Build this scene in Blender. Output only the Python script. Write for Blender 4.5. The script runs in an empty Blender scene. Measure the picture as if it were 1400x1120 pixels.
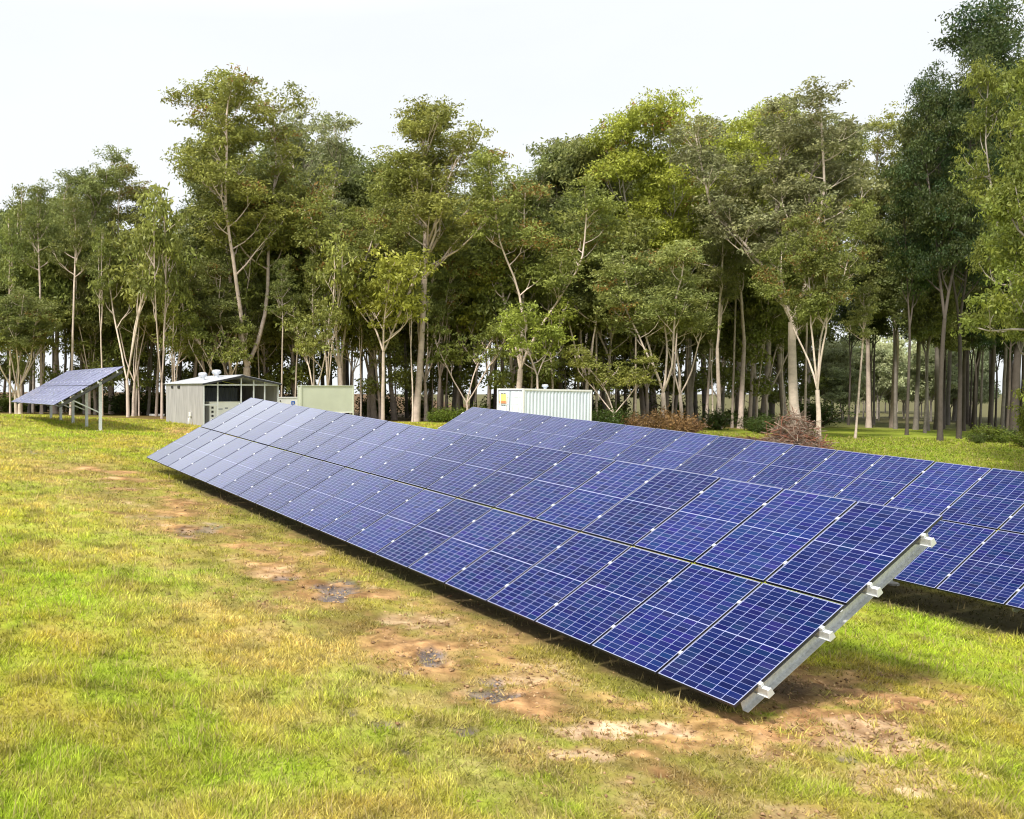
import bpy, math, random
import numpy as np
from mathutils import Vector, Matrix

random.seed(7)
rng = np.random.default_rng(11)
S = bpy.context.scene
COL = S.collection

# ------------------------------------------------------------------ camera model
F, PX, PY, HOR = 1223.8, 352.2, 560.0, 533.0       # focal length and principal point in photo pixels
CZ = 3.5                                           # camera height in the scene
PITCH = math.atan((PY - HOR) / F)
cp, sp = math.cos(PITCH), math.sin(PITCH)

def at(px, py, d):
    """world point seen at pixel (px, py) whose y (depth) is d"""
    a, b = (px - PX) / F, (py - PY) / F
    dy = cp - b * sp
    dz = -sp - b * cp
    t = d / dy
    return Vector((a * t, d, CZ + dz * t))

def to_px(x, y, z):
    z = z - CZ
    dep = y * cp - z * sp
    dep = np.where(dep < 0.1, 0.1, dep)
    return PX + F * x / dep, PY + F * (-y * sp - z * cp) / dep

# ------------------------------------------------------------------ numpy noise
def _h(ix, iy, s):
    n = (ix.astype(np.int64) * 374761393 + iy.astype(np.int64) * 668265263 + s * 1442695041) & 0x7fffffff
    n = ((n ^ (n >> 13)) * 1274126177) & 0x7fffffff
    n = (n ^ (n >> 16)) & 0xffffff
    return n / float(0xffffff)

def vnoise(x, y, s=0):
    ix, iy = np.floor(x), np.floor(y)
    fx, fy = x - ix, y - iy
    fx = fx * fx * (3 - 2 * fx); fy = fy * fy * (3 - 2 * fy)
    a = _h(ix, iy, s); b = _h(ix + 1, iy, s); c = _h(ix, iy + 1, s); d = _h(ix + 1, iy + 1, s)
    return (a * (1 - fx) + b * fx) * (1 - fy) + (c * (1 - fx) + d * fx) * fy

def fbm(x, y, s=0, o=4):
    t, a, n = 0, 1.0, 0
    for k in range(o):
        t = t + a * vnoise(x * 2 ** k + 17.3 * k, y * 2 ** k - 9.1 * k, s + k); n += a; a *= .55
    return t / n

# ------------------------------------------------------------------ terrain
CP = np.array([
 (5.1, 9.5, -3.62), (-3.5, 28, -2.55), (11.8, 15.5, -4.0), (4.6, 31.2, -2.98), (8.4, 10.9, -3.85), (.8, 18.7, -3.08),
 (0, 0, -3.45), (-8, 7, -2.95), (-8, 44, -2.05), (-13, 54, -1.75), (-3.2, 53, -2.17), (-6.3, 59, -2.15), (1.3, 54.5, -2.2),
 (16, 57, -2.45), (21, 60, -2.55), (17, 4.5, -4.35), (25, 30, -3.95), (39, 46, -4.0), (47, 62, -3.4), (30, 50, -3.3),
 (60, 90, -3.65), (20, 95, -3.0), (-40, 90, -2.2), (-30, 40, -1.5), (100, 150, -4.2), (-70, 150, -2.6), (20, 180, -3.8),
 (-15, 25, -1.9), (60, 40, -4.4), (5, 75, -2.5), (-15, 75, -2.05), (150, 60, -4.5), (-100, 60, -1.8)])
def _tps():
    P = CP[:, :2]; n = len(P)
    d = np.linalg.norm(P[:, None] - P[None], axis=2) + 1e-9
    K = d * d * np.log(d) + np.eye(n) * 8.0
    A = np.zeros((n + 3, n + 3)); A[:n, :n] = K; A[:n, n] = 1; A[:n, n + 1:] = P; A[n, :n] = 1; A[n + 1:, :n] = P.T
    return np.linalg.solve(A, np.concatenate([CP[:, 2], [0, 0, 0]]))
TW = _tps()
def ground_z(x, y):
    x = np.asarray(x, float); y = np.asarray(y, float)
    xc = np.clip(x, -110, 160); yc = np.clip(y, -15, 190)
    z = TW[-3] + TW[-2] * xc + TW[-1] * yc
    for i, (px, py, _) in enumerate(CP):
        d2 = (xc - px) ** 2 + (yc - py) ** 2 + 1e-9
        z = z + TW[i] * .5 * d2 * np.log(d2)
    return z + CZ
def gz(x, y): return float(ground_z(x, y))
def on_ground(px, d):
    x = (px - PX) / F * d
    return Vector((x, d, gz(x, d)))

# ------------------------------------------------------------------ materials
def mat(name, col=(.5, .5, .5), rough=.6, metal=0.0, spec=.5, noise=None, bump=None):
    m = bpy.data.materials.new(name); m.use_nodes = True
    nt = m.node_tree; b = nt.nodes['Principled BSDF']
    b.inputs['Base Color'].default_value = (*col, 1); b.inputs['Roughness'].default_value = rough
    b.inputs['Metallic'].default_value = metal; b.inputs['Specular IOR Level'].default_value = spec
    tc = nt.nodes.new('ShaderNodeTexCoord')
    if noise:
        sc, amt, st = noise                                  # scale, amount, stretch (x,y,z)
        mp = nt.nodes.new('ShaderNodeMapping'); mp.inputs['Scale'].default_value = st
        n = nt.nodes.new('ShaderNodeTexNoise'); n.inputs['Scale'].default_value = sc; n.inputs['Detail'].default_value = 6
        nt.links.new(tc.outputs['Object'], mp.inputs[0]); nt.links.new(mp.outputs[0], n.inputs['Vector'])
        mr = nt.nodes.new('ShaderNodeMapRange'); mr.inputs[1].default_value = .3; mr.inputs[2].default_value = .7
        mr.inputs[3].default_value = 1 - amt; mr.inputs[4].default_value = 1 + amt
        nt.links.new(n.outputs[0], mr.inputs[0])
        mx = nt.nodes.new('ShaderNodeVectorMath'); mx.operation = 'SCALE'; mx.inputs[0].default_value = col
        nt.links.new(mr.outputs[0], mx.inputs['Scale']); nt.links.new(mx.outputs[0], b.inputs['Base Color'])
    if bump:
        sc, dist = bump
        n2 = nt.nodes.new('ShaderNodeTexNoise'); n2.inputs['Scale'].default_value = sc; n2.inputs['Detail'].default_value = 5
        nt.links.new(tc.outputs['Object'], n2.inputs['Vector'])
        bp = nt.nodes.new('ShaderNodeBump'); bp.inputs['Distance'].default_value = dist
        nt.links.new(n2.outputs[0], bp.inputs['Height']); nt.links.new(bp.outputs[0], b.inputs['Normal'])
    return m

def attr_mat(name, rough, spec, fine, wet=False, transl=0.0, objvar=0.0, bump=None):
    """base colour read from the mesh attribute 'Col' (kind of ground, leaf or blade), broken up by fine noise"""
    m = bpy.data.materials.new(name); m.use_nodes = True
    nt = m.node_tree; L = nt.links; b = nt.nodes['Principled BSDF']; out = nt.nodes['Material Output']
    a = nt.nodes.new('ShaderNodeAttribute'); a.attribute_name = 'Col'
    col = a.outputs['Color']
    if fine:
        tc = nt.nodes.new('ShaderNodeTexCoord'); n = nt.nodes.new('ShaderNodeTexNoise')
        n.inputs['Scale'].default_value = fine[0]; n.inputs['Detail'].default_value = 8; n.inputs['Roughness'].default_value = .7
        L.new(tc.outputs['Object'], n.inputs['Vector'])
        mr = nt.nodes.new('ShaderNodeMapRange'); mr.inputs[1].default_value = .3; mr.inputs[2].default_value = .7
        mr.inputs[3].default_value = 1 - fine[1]; mr.inputs[4].default_value = 1 + fine[1]
        L.new(n.outputs[0], mr.inputs[0])
        v = nt.nodes.new('ShaderNodeVectorMath'); v.operation = 'SCALE'
        L.new(col, v.inputs[0]); L.new(mr.outputs[0], v.inputs['Scale']); col = v.outputs[0]
        if bump:
            bp = nt.nodes.new('ShaderNodeBump'); bp.inputs['Distance'].default_value = bump
            L.new(n.outputs[0], bp.inputs['Height']); L.new(bp.outputs[0], b.inputs['Normal'])
    if objvar:
        oi = nt.nodes.new('ShaderNodeObjectInfo'); hs = nt.nodes.new('ShaderNodeHueSaturation')
        r1 = nt.nodes.new('ShaderNodeMapRange'); r1.inputs[3].default_value = .5 - .012 * objvar; r1.inputs[4].default_value = .5 + .012 * objvar
        r2 = nt.nodes.new('ShaderNodeMapRange'); r2.inputs[3].default_value = 1 - .2 * objvar; r2.inputs[4].default_value = 1 + .2 * objvar
        m7 = nt.nodes.new('ShaderNodeMath'); m7.operation = 'MULTIPLY'; m7.inputs[1].default_value = 7.31
        fr = nt.nodes.new('ShaderNodeMath'); fr.operation = 'FRACT'
        L.new(oi.outputs['Random'], r1.inputs[0]); L.new(oi.outputs['Random'], m7.inputs[0]); L.new(m7.outputs[0], fr.inputs[0]); L.new(fr.outputs[0], r2.inputs[0])
        L.new(r1.outputs[0], hs.inputs['Hue']); L.new(r2.outputs[0], hs.inputs['Value']); L.new(col, hs.inputs['Color']); col = hs.outputs[0]
    L.new(col, b.inputs['Base Color'])
    b.inputs['Roughness'].default_value = rough; b.inputs['Specular IOR Level'].default_value = spec
    if wet:
        w = nt.nodes.new('ShaderNodeAttribute'); w.attribute_name = 'wet'
        r = nt.nodes.new('ShaderNodeMapRange'); r.inputs[3].default_value = rough; r.inputs[4].default_value = .22
        L.new(w.outputs['Fac'], r.inputs[0]); L.new(r.outputs[0], b.inputs['Roughness'])
        r3 = nt.nodes.new('ShaderNodeMapRange'); r3.inputs[3].default_value = spec; r3.inputs[4].default_value = .6
        L.new(w.outputs['Fac'], r3.inputs[0]); L.new(r3.outputs[0], b.inputs['Specular IOR Level'])
    if transl:
        t = nt.nodes.new('ShaderNodeBsdfTranslucent'); mx = nt.nodes.new('ShaderNodeMixShader'); mx.inputs[0].default_value = transl
        L.new(col, t.inputs[0]); L.new(b.outputs[0], mx.inputs[1]); L.new(t.outputs[0], mx.inputs[2]); L.new(mx.outputs[0], out.inputs[0])
    return m

M = {}
M['ground'] = attr_mat('ground_soil', .95, .1, (9.0, .30), wet=True, bump=.03)
M['grass'] = attr_mat('grass_blades', .6, .25, None, transl=.35)
M['leaf'] = attr_mat('leaf', .5, .3, None, transl=.35, objvar=1.0)
M['bark'] = attr_mat('bark', .85, .2, (2.2, .28), objvar=.6, bump=.02)
M['twig'] = mat('dead_twig', (.20, .14, .10), .9, noise=(3, .5, (1, 1, 1)))
M['galv'] = mat('galvanised_steel', (.58, .60, .60), .5, .3, noise=(26, .16, (1, 1, 1)))
M['galv_shaded'] = mat('shaded_galvanised_steel', (.16, .16, .165), .7, .2, noise=(26, .16, (1, 1, 1)))  # darker copy of galv, underside shade painted in, for the distant array's rafters
M['galv_white'] = mat('bright_bracket', (.68, .70, .71), .4, .2)
M['frame_side'] = mat('black_frame_side', (.012, .013, .03), .4)
M['frame_top'] = mat('silver_frame_lip', (.27, .29, .40), .4, .2)
M['backsheet'] = mat('white_backsheet', (.30, .32, .46), .5)
M['corr'] = mat('weathered_corrugated_iron', (.40, .385, .38), .55, .25, noise=(1.6, .22, (5, 5, .5)))
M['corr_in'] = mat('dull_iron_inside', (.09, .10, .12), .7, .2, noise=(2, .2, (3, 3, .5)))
M['roof'] = mat('zinc_roof', (.60, .62, .65), .42, .35, noise=(1.5, .15, (1, 1, 1)))
M['white'] = mat('white_paint', (.80, .80, .77), .5, noise=(2, .05, (1, 1, 1)))
M['offwhite'] = mat('container_paint', (.66, .73, .80), .5, noise=(2.0, .08, (1, 1, .3)))
M['palegreen'] = mat('pale_green_paint', (.50, .53, .42), .55, noise=(1.2, .06, (1, 1, 1)))
M['dark'] = mat('black_rubber', (.02, .02, .022), .6)
M['navy'] = mat('dark_gap', (.05, .07, .14), .6)
M['yellow'] = mat('yellow_sign', (.85, .62, .22), .5)
M['orange'] = mat('orange_sign', (.78, .26, .12), .5)
M['blue'] = mat('blue_mark', (.03, .12, .50), .4)
M['concrete'] = mat('concrete', (.5, .48, .44), .9, noise=(8, .15, (1, 1, 1)))

def cell_material(name='solar_cells', glo=5.6, ghi=8.0, sat=1.0, val=1.0):
    m = bpy.data.materials.new(name); m.use_nodes = True
    nt = m.node_tree; L = nt.links; N = nt.nodes; b = N['Principled BSDF']
    uv = N.new('ShaderNodeUVMap'); uv.uv_map = 'cells'
    sx = N.new('ShaderNodeSeparateXYZ'); L.new(uv.outputs[0], sx.inputs[0])
    def line(sock, w):
        f = N.new('ShaderNodeMath'); f.operation = 'FRACT'; L.new(sock, f.inputs[0])
        s = N.new('ShaderNodeMath'); s.operation = 'SUBTRACT'; s.inputs[1].default_value = .5; L.new(f.outputs[0], s.inputs[0])
        a = N.new('ShaderNodeMath'); a.operation = 'ABSOLUTE'; L.new(s.outputs[0], a.inputs[0])
        g = N.new('ShaderNodeMath'); g.operation = 'GREATER_THAN'; g.inputs[1].default_value = .5 - w; L.new(a.outputs[0], g.inputs[0])
        return g.outputs[0]
    lx, ly = line(sx.outputs[0], .020), line(sx.outputs[1], .024)
    mx = N.new('ShaderNodeMath'); mx.operation = 'MAXIMUM'; L.new(lx, mx.inputs[0]); L.new(ly, mx.inputs[1])
    fl = N.new('ShaderNodeVectorMath'); fl.operation = 'FLOOR'; L.new(uv.outputs[0], fl.inputs[0])
    oi = N.new('ShaderNodeObjectInfo')
    wn = N.new('ShaderNodeTexWhiteNoise'); wn.noise_dimensions = '4D'; L.new(fl.outputs[0], wn.inputs['Vector'])
    ml = N.new('ShaderNodeMath'); ml.operation = 'MULTIPLY'; ml.inputs[1].default_value = 91.7; L.new(oi.outputs['Random'], ml.inputs[0]); L.new(ml.outputs[0], wn.inputs['W'])
    cr = N.new('ShaderNodeValToRGB'); e = cr.color_ramp.elements
    e[0].color = (.008, .014, .085, 1); e[0].position = 0; e[1].color = (.017, .016, .15, 1); e[1].position = 1
    for p, c in ((.3, (.010, .023, .14, 1)), (.55, (.009, .012, .11, 1)), (.8, (.008, .030, .12, 1))):
        q = e.new(p); q.color = c
    L.new(wn.outputs['Value'], cr.inputs[0])
    # each module a slightly different batch
    hs = N.new('ShaderNodeHueSaturation'); r2 = N.new('ShaderNodeMapRange'); r2.inputs[3].default_value = .55 * val; r2.inputs[4].default_value = .9 * val; hs.inputs['Saturation'].default_value = sat
    L.new(oi.outputs['Random'], r2.inputs[0]); L.new(r2.outputs[0], hs.inputs['Value']); L.new(cr.outputs[0], hs.inputs['Color'])
    mc = N.new('ShaderNodeMix'); mc.data_type = 'RGBA'; L.new(mx.outputs[0], mc.inputs['Factor'])
    L.new(hs.outputs[0], mc.inputs['A']); mc.inputs['B'].default_value = (.27, .30, .50, 1)
    # thin uneven dust film
    tg = N.new('ShaderNodeTexCoord'); dn = N.new('ShaderNodeTexNoise'); dn.inputs['Scale'].default_value = 2.6; dn.inputs['Detail'].default_value = 7
    va = N.new('ShaderNodeVectorMath'); L.new(tg.outputs['Object'], va.inputs[0]); L.new(ml.outputs[0], va.inputs[1]); L.new(va.outputs[0], dn.inputs['Vector'])
    dr = N.new('ShaderNodeMapRange'); dr.inputs[1].default_value = .45; dr.inputs[2].default_value = .75; dr.inputs[4].default_value = .03; L.new(dn.outputs[0], dr.inputs[0])
    md = N.new('ShaderNodeMix'); md.data_type = 'RGBA'; L.new(dr.outputs[0], md.inputs['Factor']); L.new(mc.outputs['Result'], md.inputs['A']); md.inputs['B'].default_value = (.34, .31, .30, 1)
    L.new(md.outputs['Result'], b.inputs['Base Color'])
    # anti-reflective glass: little mirror head-on, strong at grazing angles
    b.inputs['Roughness'].default_value = .6; b.inputs['Specular IOR Level'].default_value = 0
    lw = N.new('ShaderNodeLayerWeight'); lw.inputs['Blend'].default_value = .5
    pw = N.new('ShaderNodeMath'); pw.operation = 'POWER'; pw.inputs[1].default_value = 8.2; L.new(lw.outputs['Facing'], pw.inputs[0])
    sc = N.new('ShaderNodeMapRange'); sc.inputs[3].default_value = glo; sc.inputs[4].default_value = ghi; L.new(oi.outputs['Random'], sc.inputs[0])
    ma = N.new('ShaderNodeMath'); ma.operation = 'MULTIPLY_ADD'; ma.use_clamp = True; ma.inputs[2].default_value = .005
    L.new(pw.outputs[0], ma.inputs[0]); L.new(sc.outputs[0], ma.inputs[1])
    gl = N.new('ShaderNodeBsdfGlossy'); gl.inputs['Roughness'].default_value = .085; gl.inputs['Color'].default_value = (1, 1, 1, 1)
    ms = N.new('ShaderNodeMixShader'); L.new(ma.outputs[0], ms.inputs[0]); L.new(b.outputs[0], ms.inputs[1]); L.new(gl.outputs[0], ms.inputs[2])
    L.new(ms.outputs[0], N['Material Output'].inputs[0])
    return m
M['cells'] = cell_material()
M['cells_pale'] = cell_material('pale_solar_cells', 1.0, 1.5, .38, 6.5)  # paler, less saturated cells for the distant array

# ------------------------------------------------------------------ mesh helpers
def mesh_np(name, V, Fc, m, col=None, per='POINT', wet=None, smooth=False):
    me = bpy.data.meshes.new(name)
    V = np.asarray(V, np.float32); Fc = np.asarray(Fc, np.int32); k = Fc.shape[1]
    me.vertices.add(len(V)); me.vertices.foreach_set('co', V.ravel())
    me.loops.add(Fc.size); me.loops.foreach_set('vertex_index', Fc.ravel())
    me.polygons.add(len(Fc)); me.polygons.foreach_set('loop_start', np.arange(0, Fc.size, k, dtype=np.int32))
    me.polygons.foreach_set('loop_total', np.full(len(Fc), k, np.int32))
    if smooth: me.polygons.foreach_set('use_smooth', np.ones(len(Fc), bool))
    if col is not None:
        c = np.ones((len(col), 4), np.float32); c[:, :3] = col
        at_ = me.attributes.new('Col', 'FLOAT_COLOR', per); at_.data.foreach_set('color', c.ravel())
    if wet is not None:
        at_ = me.attributes.new('wet', 'FLOAT', 'POINT'); at_.data.foreach_set('value', np.asarray(wet, np.float32))
    me.materials.append(m); me.update(calc_edges=True); me.validate()
    return me

class MB:
    """collects boxes, prisms and tubes into one mesh"""
    def __init__(s): s.v = []; s.f = []; s.m = []; s.sm = []
    def add(s, vs, fs, mi=0, smooth=False):
        o = len(s.v); s.v += [tuple(v) for v in vs]
        for i, f in enumerate(fs):
            s.f.append([o + j for j in f]); s.m.append(mi[i] if isinstance(mi, (list, tuple)) else mi); s.sm.append(smooth)
        return s
    def box(s, a, b, mi=0):
        x0, y0, z0 = a; x1, y1, z1 = b
        vs = [(x0, y0, z0), (x1, y0, z0), (x1, y1, z0), (x0, y1, z0), (x0, y0, z1), (x1, y0, z1), (x1, y1, z1), (x0, y1, z1)]
        return s.add(vs, [(0, 3, 2, 1), (4, 5, 6, 7), (0, 1, 5, 4), (1, 2, 6, 5), (2, 3, 7, 6), (3, 0, 4, 7)], mi)
    def prism(s, prof, axis, a, b, mi=0):
        """closed 2-D profile swept along an axis (0,1,2) from a to b"""
        def P(p, t):
            return (t, p[0], p[1]) if axis == 0 else ((p[0], t, p[1]) if axis == 1 else (p[0], p[1], t))
        n = len(prof); vs = [P(p, a) for p in prof] + [P(p, b) for p in prof]
        fs = [(i, (i + 1) % n, n + (i + 1) % n, n + i) for i in range(n)] + [tuple(range(n - 1, -1, -1)), tuple(range(n, 2 * n))]
        return s.add(vs, fs, mi)
    def tube(s, pts, rad, n=6, mi=0, cap=True):
        pts = [Vector(p) for p in pts]; rad = rad if isinstance(rad, (list, tuple)) else [rad] * len(pts)
        vs = []
        for i, p in enumerate(pts):
            t = (pts[min(i + 1, len(pts) - 1)] - pts[max(i - 1, 0)]).normalized()
            a = t.cross(Vector((.3, .9, .2)) if abs(t.z) > .9 else Vector((0, 0, 1))).normalized(); c = t.cross(a)
            vs += [p + rad[i] * (math.cos(2 * math.pi * k / n) * a + math.sin(2 * math.pi * k / n) * c) for k in range(n)]
        fs = [(i * n + k, i * n + (k + 1) % n, (i + 1) * n + (k + 1) % n, (i + 1) * n + k) for i in range(len(pts) - 1) for k in range(n)]
        if cap: fs += [tuple(range(n - 1, -1, -1)), tuple(range((len(pts) - 1) * n, len(pts) * n))]
        return s.add(vs, fs, mi, True)
    def lathe(s, prof, c=(0, 0, 0), n=14, mi=0):
        vs = [(c[0] + r * math.cos(2 * math.pi * k / n), c[1] + r * math.sin(2 * math.pi * k / n), c[2] + z) for r, z in prof for k in range(n)]
        fs = [(i * n + k, i * n + (k + 1) % n, (i + 1) * n + (k + 1) % n, (i + 1) * n + k) for i in range(len(prof) - 1) for k in range(n)]
        fs += [tuple(range(n - 1, -1, -1)), tuple(range((len(prof) - 1) * n, len(prof) * n))]
        return s.add(vs, fs, mi, False)
    def mesh(s, name, mats):
        me = bpy.data.meshes.new(name); me.from_pydata(s.v, [], s.f)
        for m in (mats if isinstance(mats, (list, tuple)) else [mats]): me.materials.append(m)
        me.polygons.foreach_set('material_index', s.m); me.polygons.foreach_set('use_smooth', s.sm); me.update()
        return me

def link(name, me, parent=None, loc=None, rot=None):
    o = bpy.data.objects.new(name, me); COL.objects.link(o)
    if parent: o.parent = parent
    if loc is not None: o.location = loc
    if rot is not None: o.rotation_euler = rot
    return o
def tag(o, label, cat, group=None, kind=None):
    if label: o['label'] = label
    if cat: o['category'] = cat
    if group: o['group'] = group
    if kind: o['kind'] = kind
    return o
def empty(name, loc, rotz=0): return link(name, None, None, loc, (0, 0, rotz))

# ------------------------------------------------------------------ ground patches (where soil, sand, wet mud and lush grass lie)
# photo x, y, half-width, half-height, kind, strength
PATCH = [
 (1120, 985, 190, 55, 'dirt', 1.0), (960, 1000, 120, 28, 'dirt', .8), (1180, 1010, 90, 30, 'sand', .7), (1260, 1062, 110, 26, 'sand', .75),
 (830, 997, 85, 13, 'sand', 1.0), (800, 1032, 62, 10, 'sand', .9), (1130, 945, 90, 26, 'dirt', .8), (1075, 940, 60, 30, 'dirt', .9),
 (870, 1030, 40, 12, 'dirt', .8), (560, 848, 45, 10, 'sand', .8), (620, 828, 70, 16, 'dirt', .6), (720, 920, 60, 14, 'sand', .55),
 (700, 870, 120, 22, 'dirt', .65), (460, 808, 27, 17, 'wet', 1.0), (398, 791, 24, 5, 'wet', .7), (590, 897, 17, 12, 'wet', .9),
 (556, 920, 20, 9, 'wet', .85), (668, 938, 32, 16, 'wet', .95), (700, 950, 20, 6, 'wet', .8), (640, 1000, 34, 11, 'wet', .9), (672, 1010, 26, 9, 'wet', 1.0),
 (442, 996, 32, 11, 'wet', 1.0), (482, 975, 14, 7, 'wet', .8), (525, 990, 17, 9, 'wet', .7), (502, 1052, 22, 9, 'wet', .8), (548, 1028, 22, 6, 'wet', .5),
 (1160, 1035, 22, 14, 'wet', .6), (215, 612, 22, 6, 'wet', .55), (60, 617, 62, 3, 'wet', .5), (30, 625, 40, 2, 'wet', .45), (185, 610, 12, 4, 'wet', .5),
 (250, 700, 70, 10, 'dirt', .75), (270, 725, 42, 9, 'wet', .45), (215, 712, 40, 6, 'wet', .3), (330, 690, 70, 14, 'dirt', .5), (245, 590, 30, 7, 'dirt', .8),
 (230, 640, 60, 16, 'brown', .7), (520, 815, 130, 24, 'brown', .5), (400, 745, 90, 18, 'brown', .5), (850, 930, 150, 22, 'brown', .6), (1020, 960, 90, 22, 'brown', .5),
 (640, 960, 170, 50, 'straw', .6), (560, 880, 130, 35, 'straw', .6), (330, 900, 170, 60, 'straw', .3), (250, 760, 140, 30, 'straw', .3), (720, 1000, 160, 30, 'straw', .45),
 (900, 905, 120, 20, 'dirt', .35), (1240, 935, 130, 26, 'brown', .5), (1210, 925, 25, 6, 'dirt', .6), (990, 930, 60, 10, 'wet', .25),
 (240, 740, 130, 24, 'lush', .8), (330, 800, 130, 26, 'lush', .5), (450, 840, 60, 18, 'lush', .7), (130, 720, 130, 50, 'lush', .5), (90, 560, 130, 10, 'lush', .5),
 (60, 590, 130, 12, 'lush', .6), (120, 820, 150, 40, 'lush', .7), (40, 900, 90, 30, 'lush', .55), (300, 1060, 150, 30, 'lush', .5), (700, 1085, 200, 24, 'lush', .6), (500, 940, 70, 20, 'lush', .5), (150, 660, 120, 14, 'lush', .5), (1260, 850, 120, 30, 'lush', .6), (1350, 900, 80, 50, 'lush', .5), (650, 1050, 90, 22, 'lush', .6), (1000, 1060, 130, 22, 'lush', .3),
 (420, 1080, 120, 24, 'lush', .45), (120, 980, 120, 40, 'brown', .3), (200, 1060, 120, 30, 'brown', .35), (1080, 1075, 90, 20, 'lush', .4),
 (1250, 600, 160, 30, 'lush', .35), (600, 572, 60, 10, 'lush', .4), (30, 1100, 60, 20, 'lush', .4), (1380, 1000, 40, 60, 'brown', .3),
]
def fields(x, y, z):
    """weights of each kind of ground cover at world points"""
    px, py = to_px(x, y, z)
    w1 = fbm(x * 1.9, y * 1.9, 3) - .5; w2 = fbm(x * 1.9, y * 1.9, 9) - .5
    n = fbm(x * 3.1, y * 3.1, 21, 5) - .5
    o = {k: np.zeros_like(x) for k in ('dirt', 'sand', 'wet', 'brown', 'straw', 'lush')}
    # trampled strip where machines worked, along the low edge of the nearest array
    e = np.array([-.42048, .90515]); e /= np.hypot(*e)
    al = (x - 5.1) * e[0] + (y - 9.48) * e[1]; ac = -(x - 5.1) * e[1] + (y - 9.48) * -e[0] * -1
    ac = (x - 5.1) * -e[1] + (y - 9.48) * e[0]
    st = np.clip(1.15 - np.abs(ac - 1.5 + w1 * 3) / 1.9, 0, 1) * np.clip((al + 3) / 2, 0, 1) * np.clip((24 - al) / 3, 0, 1)
    blot = fbm(x * 1.1, y * 1.1, 131, 4)
    o['brown'] = st * .95
    o['dirt'] = st * np.clip((blot * .6 + fbm(x * 3.3, y * 3.3, 151, 4) * .4 - .475) * 8, 0, 1) * .9
    o['sand'] = st * np.clip((fbm(x * 2.1, y * 2.1, 141, 5) - .61) * 8, 0, 1) * .6
    o['straw'] = np.clip(1.2 - np.abs(ac - 2.8 + w2 * 4) / 2.6, 0, 1) * np.clip((al + 6) / 3, 0, 1) * .4
    # shadow under the arrays, painted as dark bare soil with thinned grass
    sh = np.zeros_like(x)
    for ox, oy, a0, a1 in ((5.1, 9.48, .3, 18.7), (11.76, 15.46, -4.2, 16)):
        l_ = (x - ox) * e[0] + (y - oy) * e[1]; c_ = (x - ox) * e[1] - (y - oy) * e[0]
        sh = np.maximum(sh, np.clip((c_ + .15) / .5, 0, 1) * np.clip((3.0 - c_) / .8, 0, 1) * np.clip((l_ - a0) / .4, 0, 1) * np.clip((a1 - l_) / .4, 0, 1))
    o['array_shade'] = sh
    for (a, b, ra, rb, k, s) in PATCH:
        dx = (px - a) / ra + w1 * 1.3; dy = (py - b) / rb + w2 * 1.3
        r = np.sqrt(dx * dx + dy * dy)
        v = np.clip(((.82 if k == 'wet' else 1.08) - r + n * (2.6 if k == 'wet' else 1.7)) / (.34 if k in ('wet', 'sand') else .6), 0, 1) * s
        o[k] = np.maximum(o[k], np.where(y > 3, v, 0))
    return o
def mixc(c, col, w): return c * (1 - w[:, None]) + np.array(col) * w[:, None]
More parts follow.
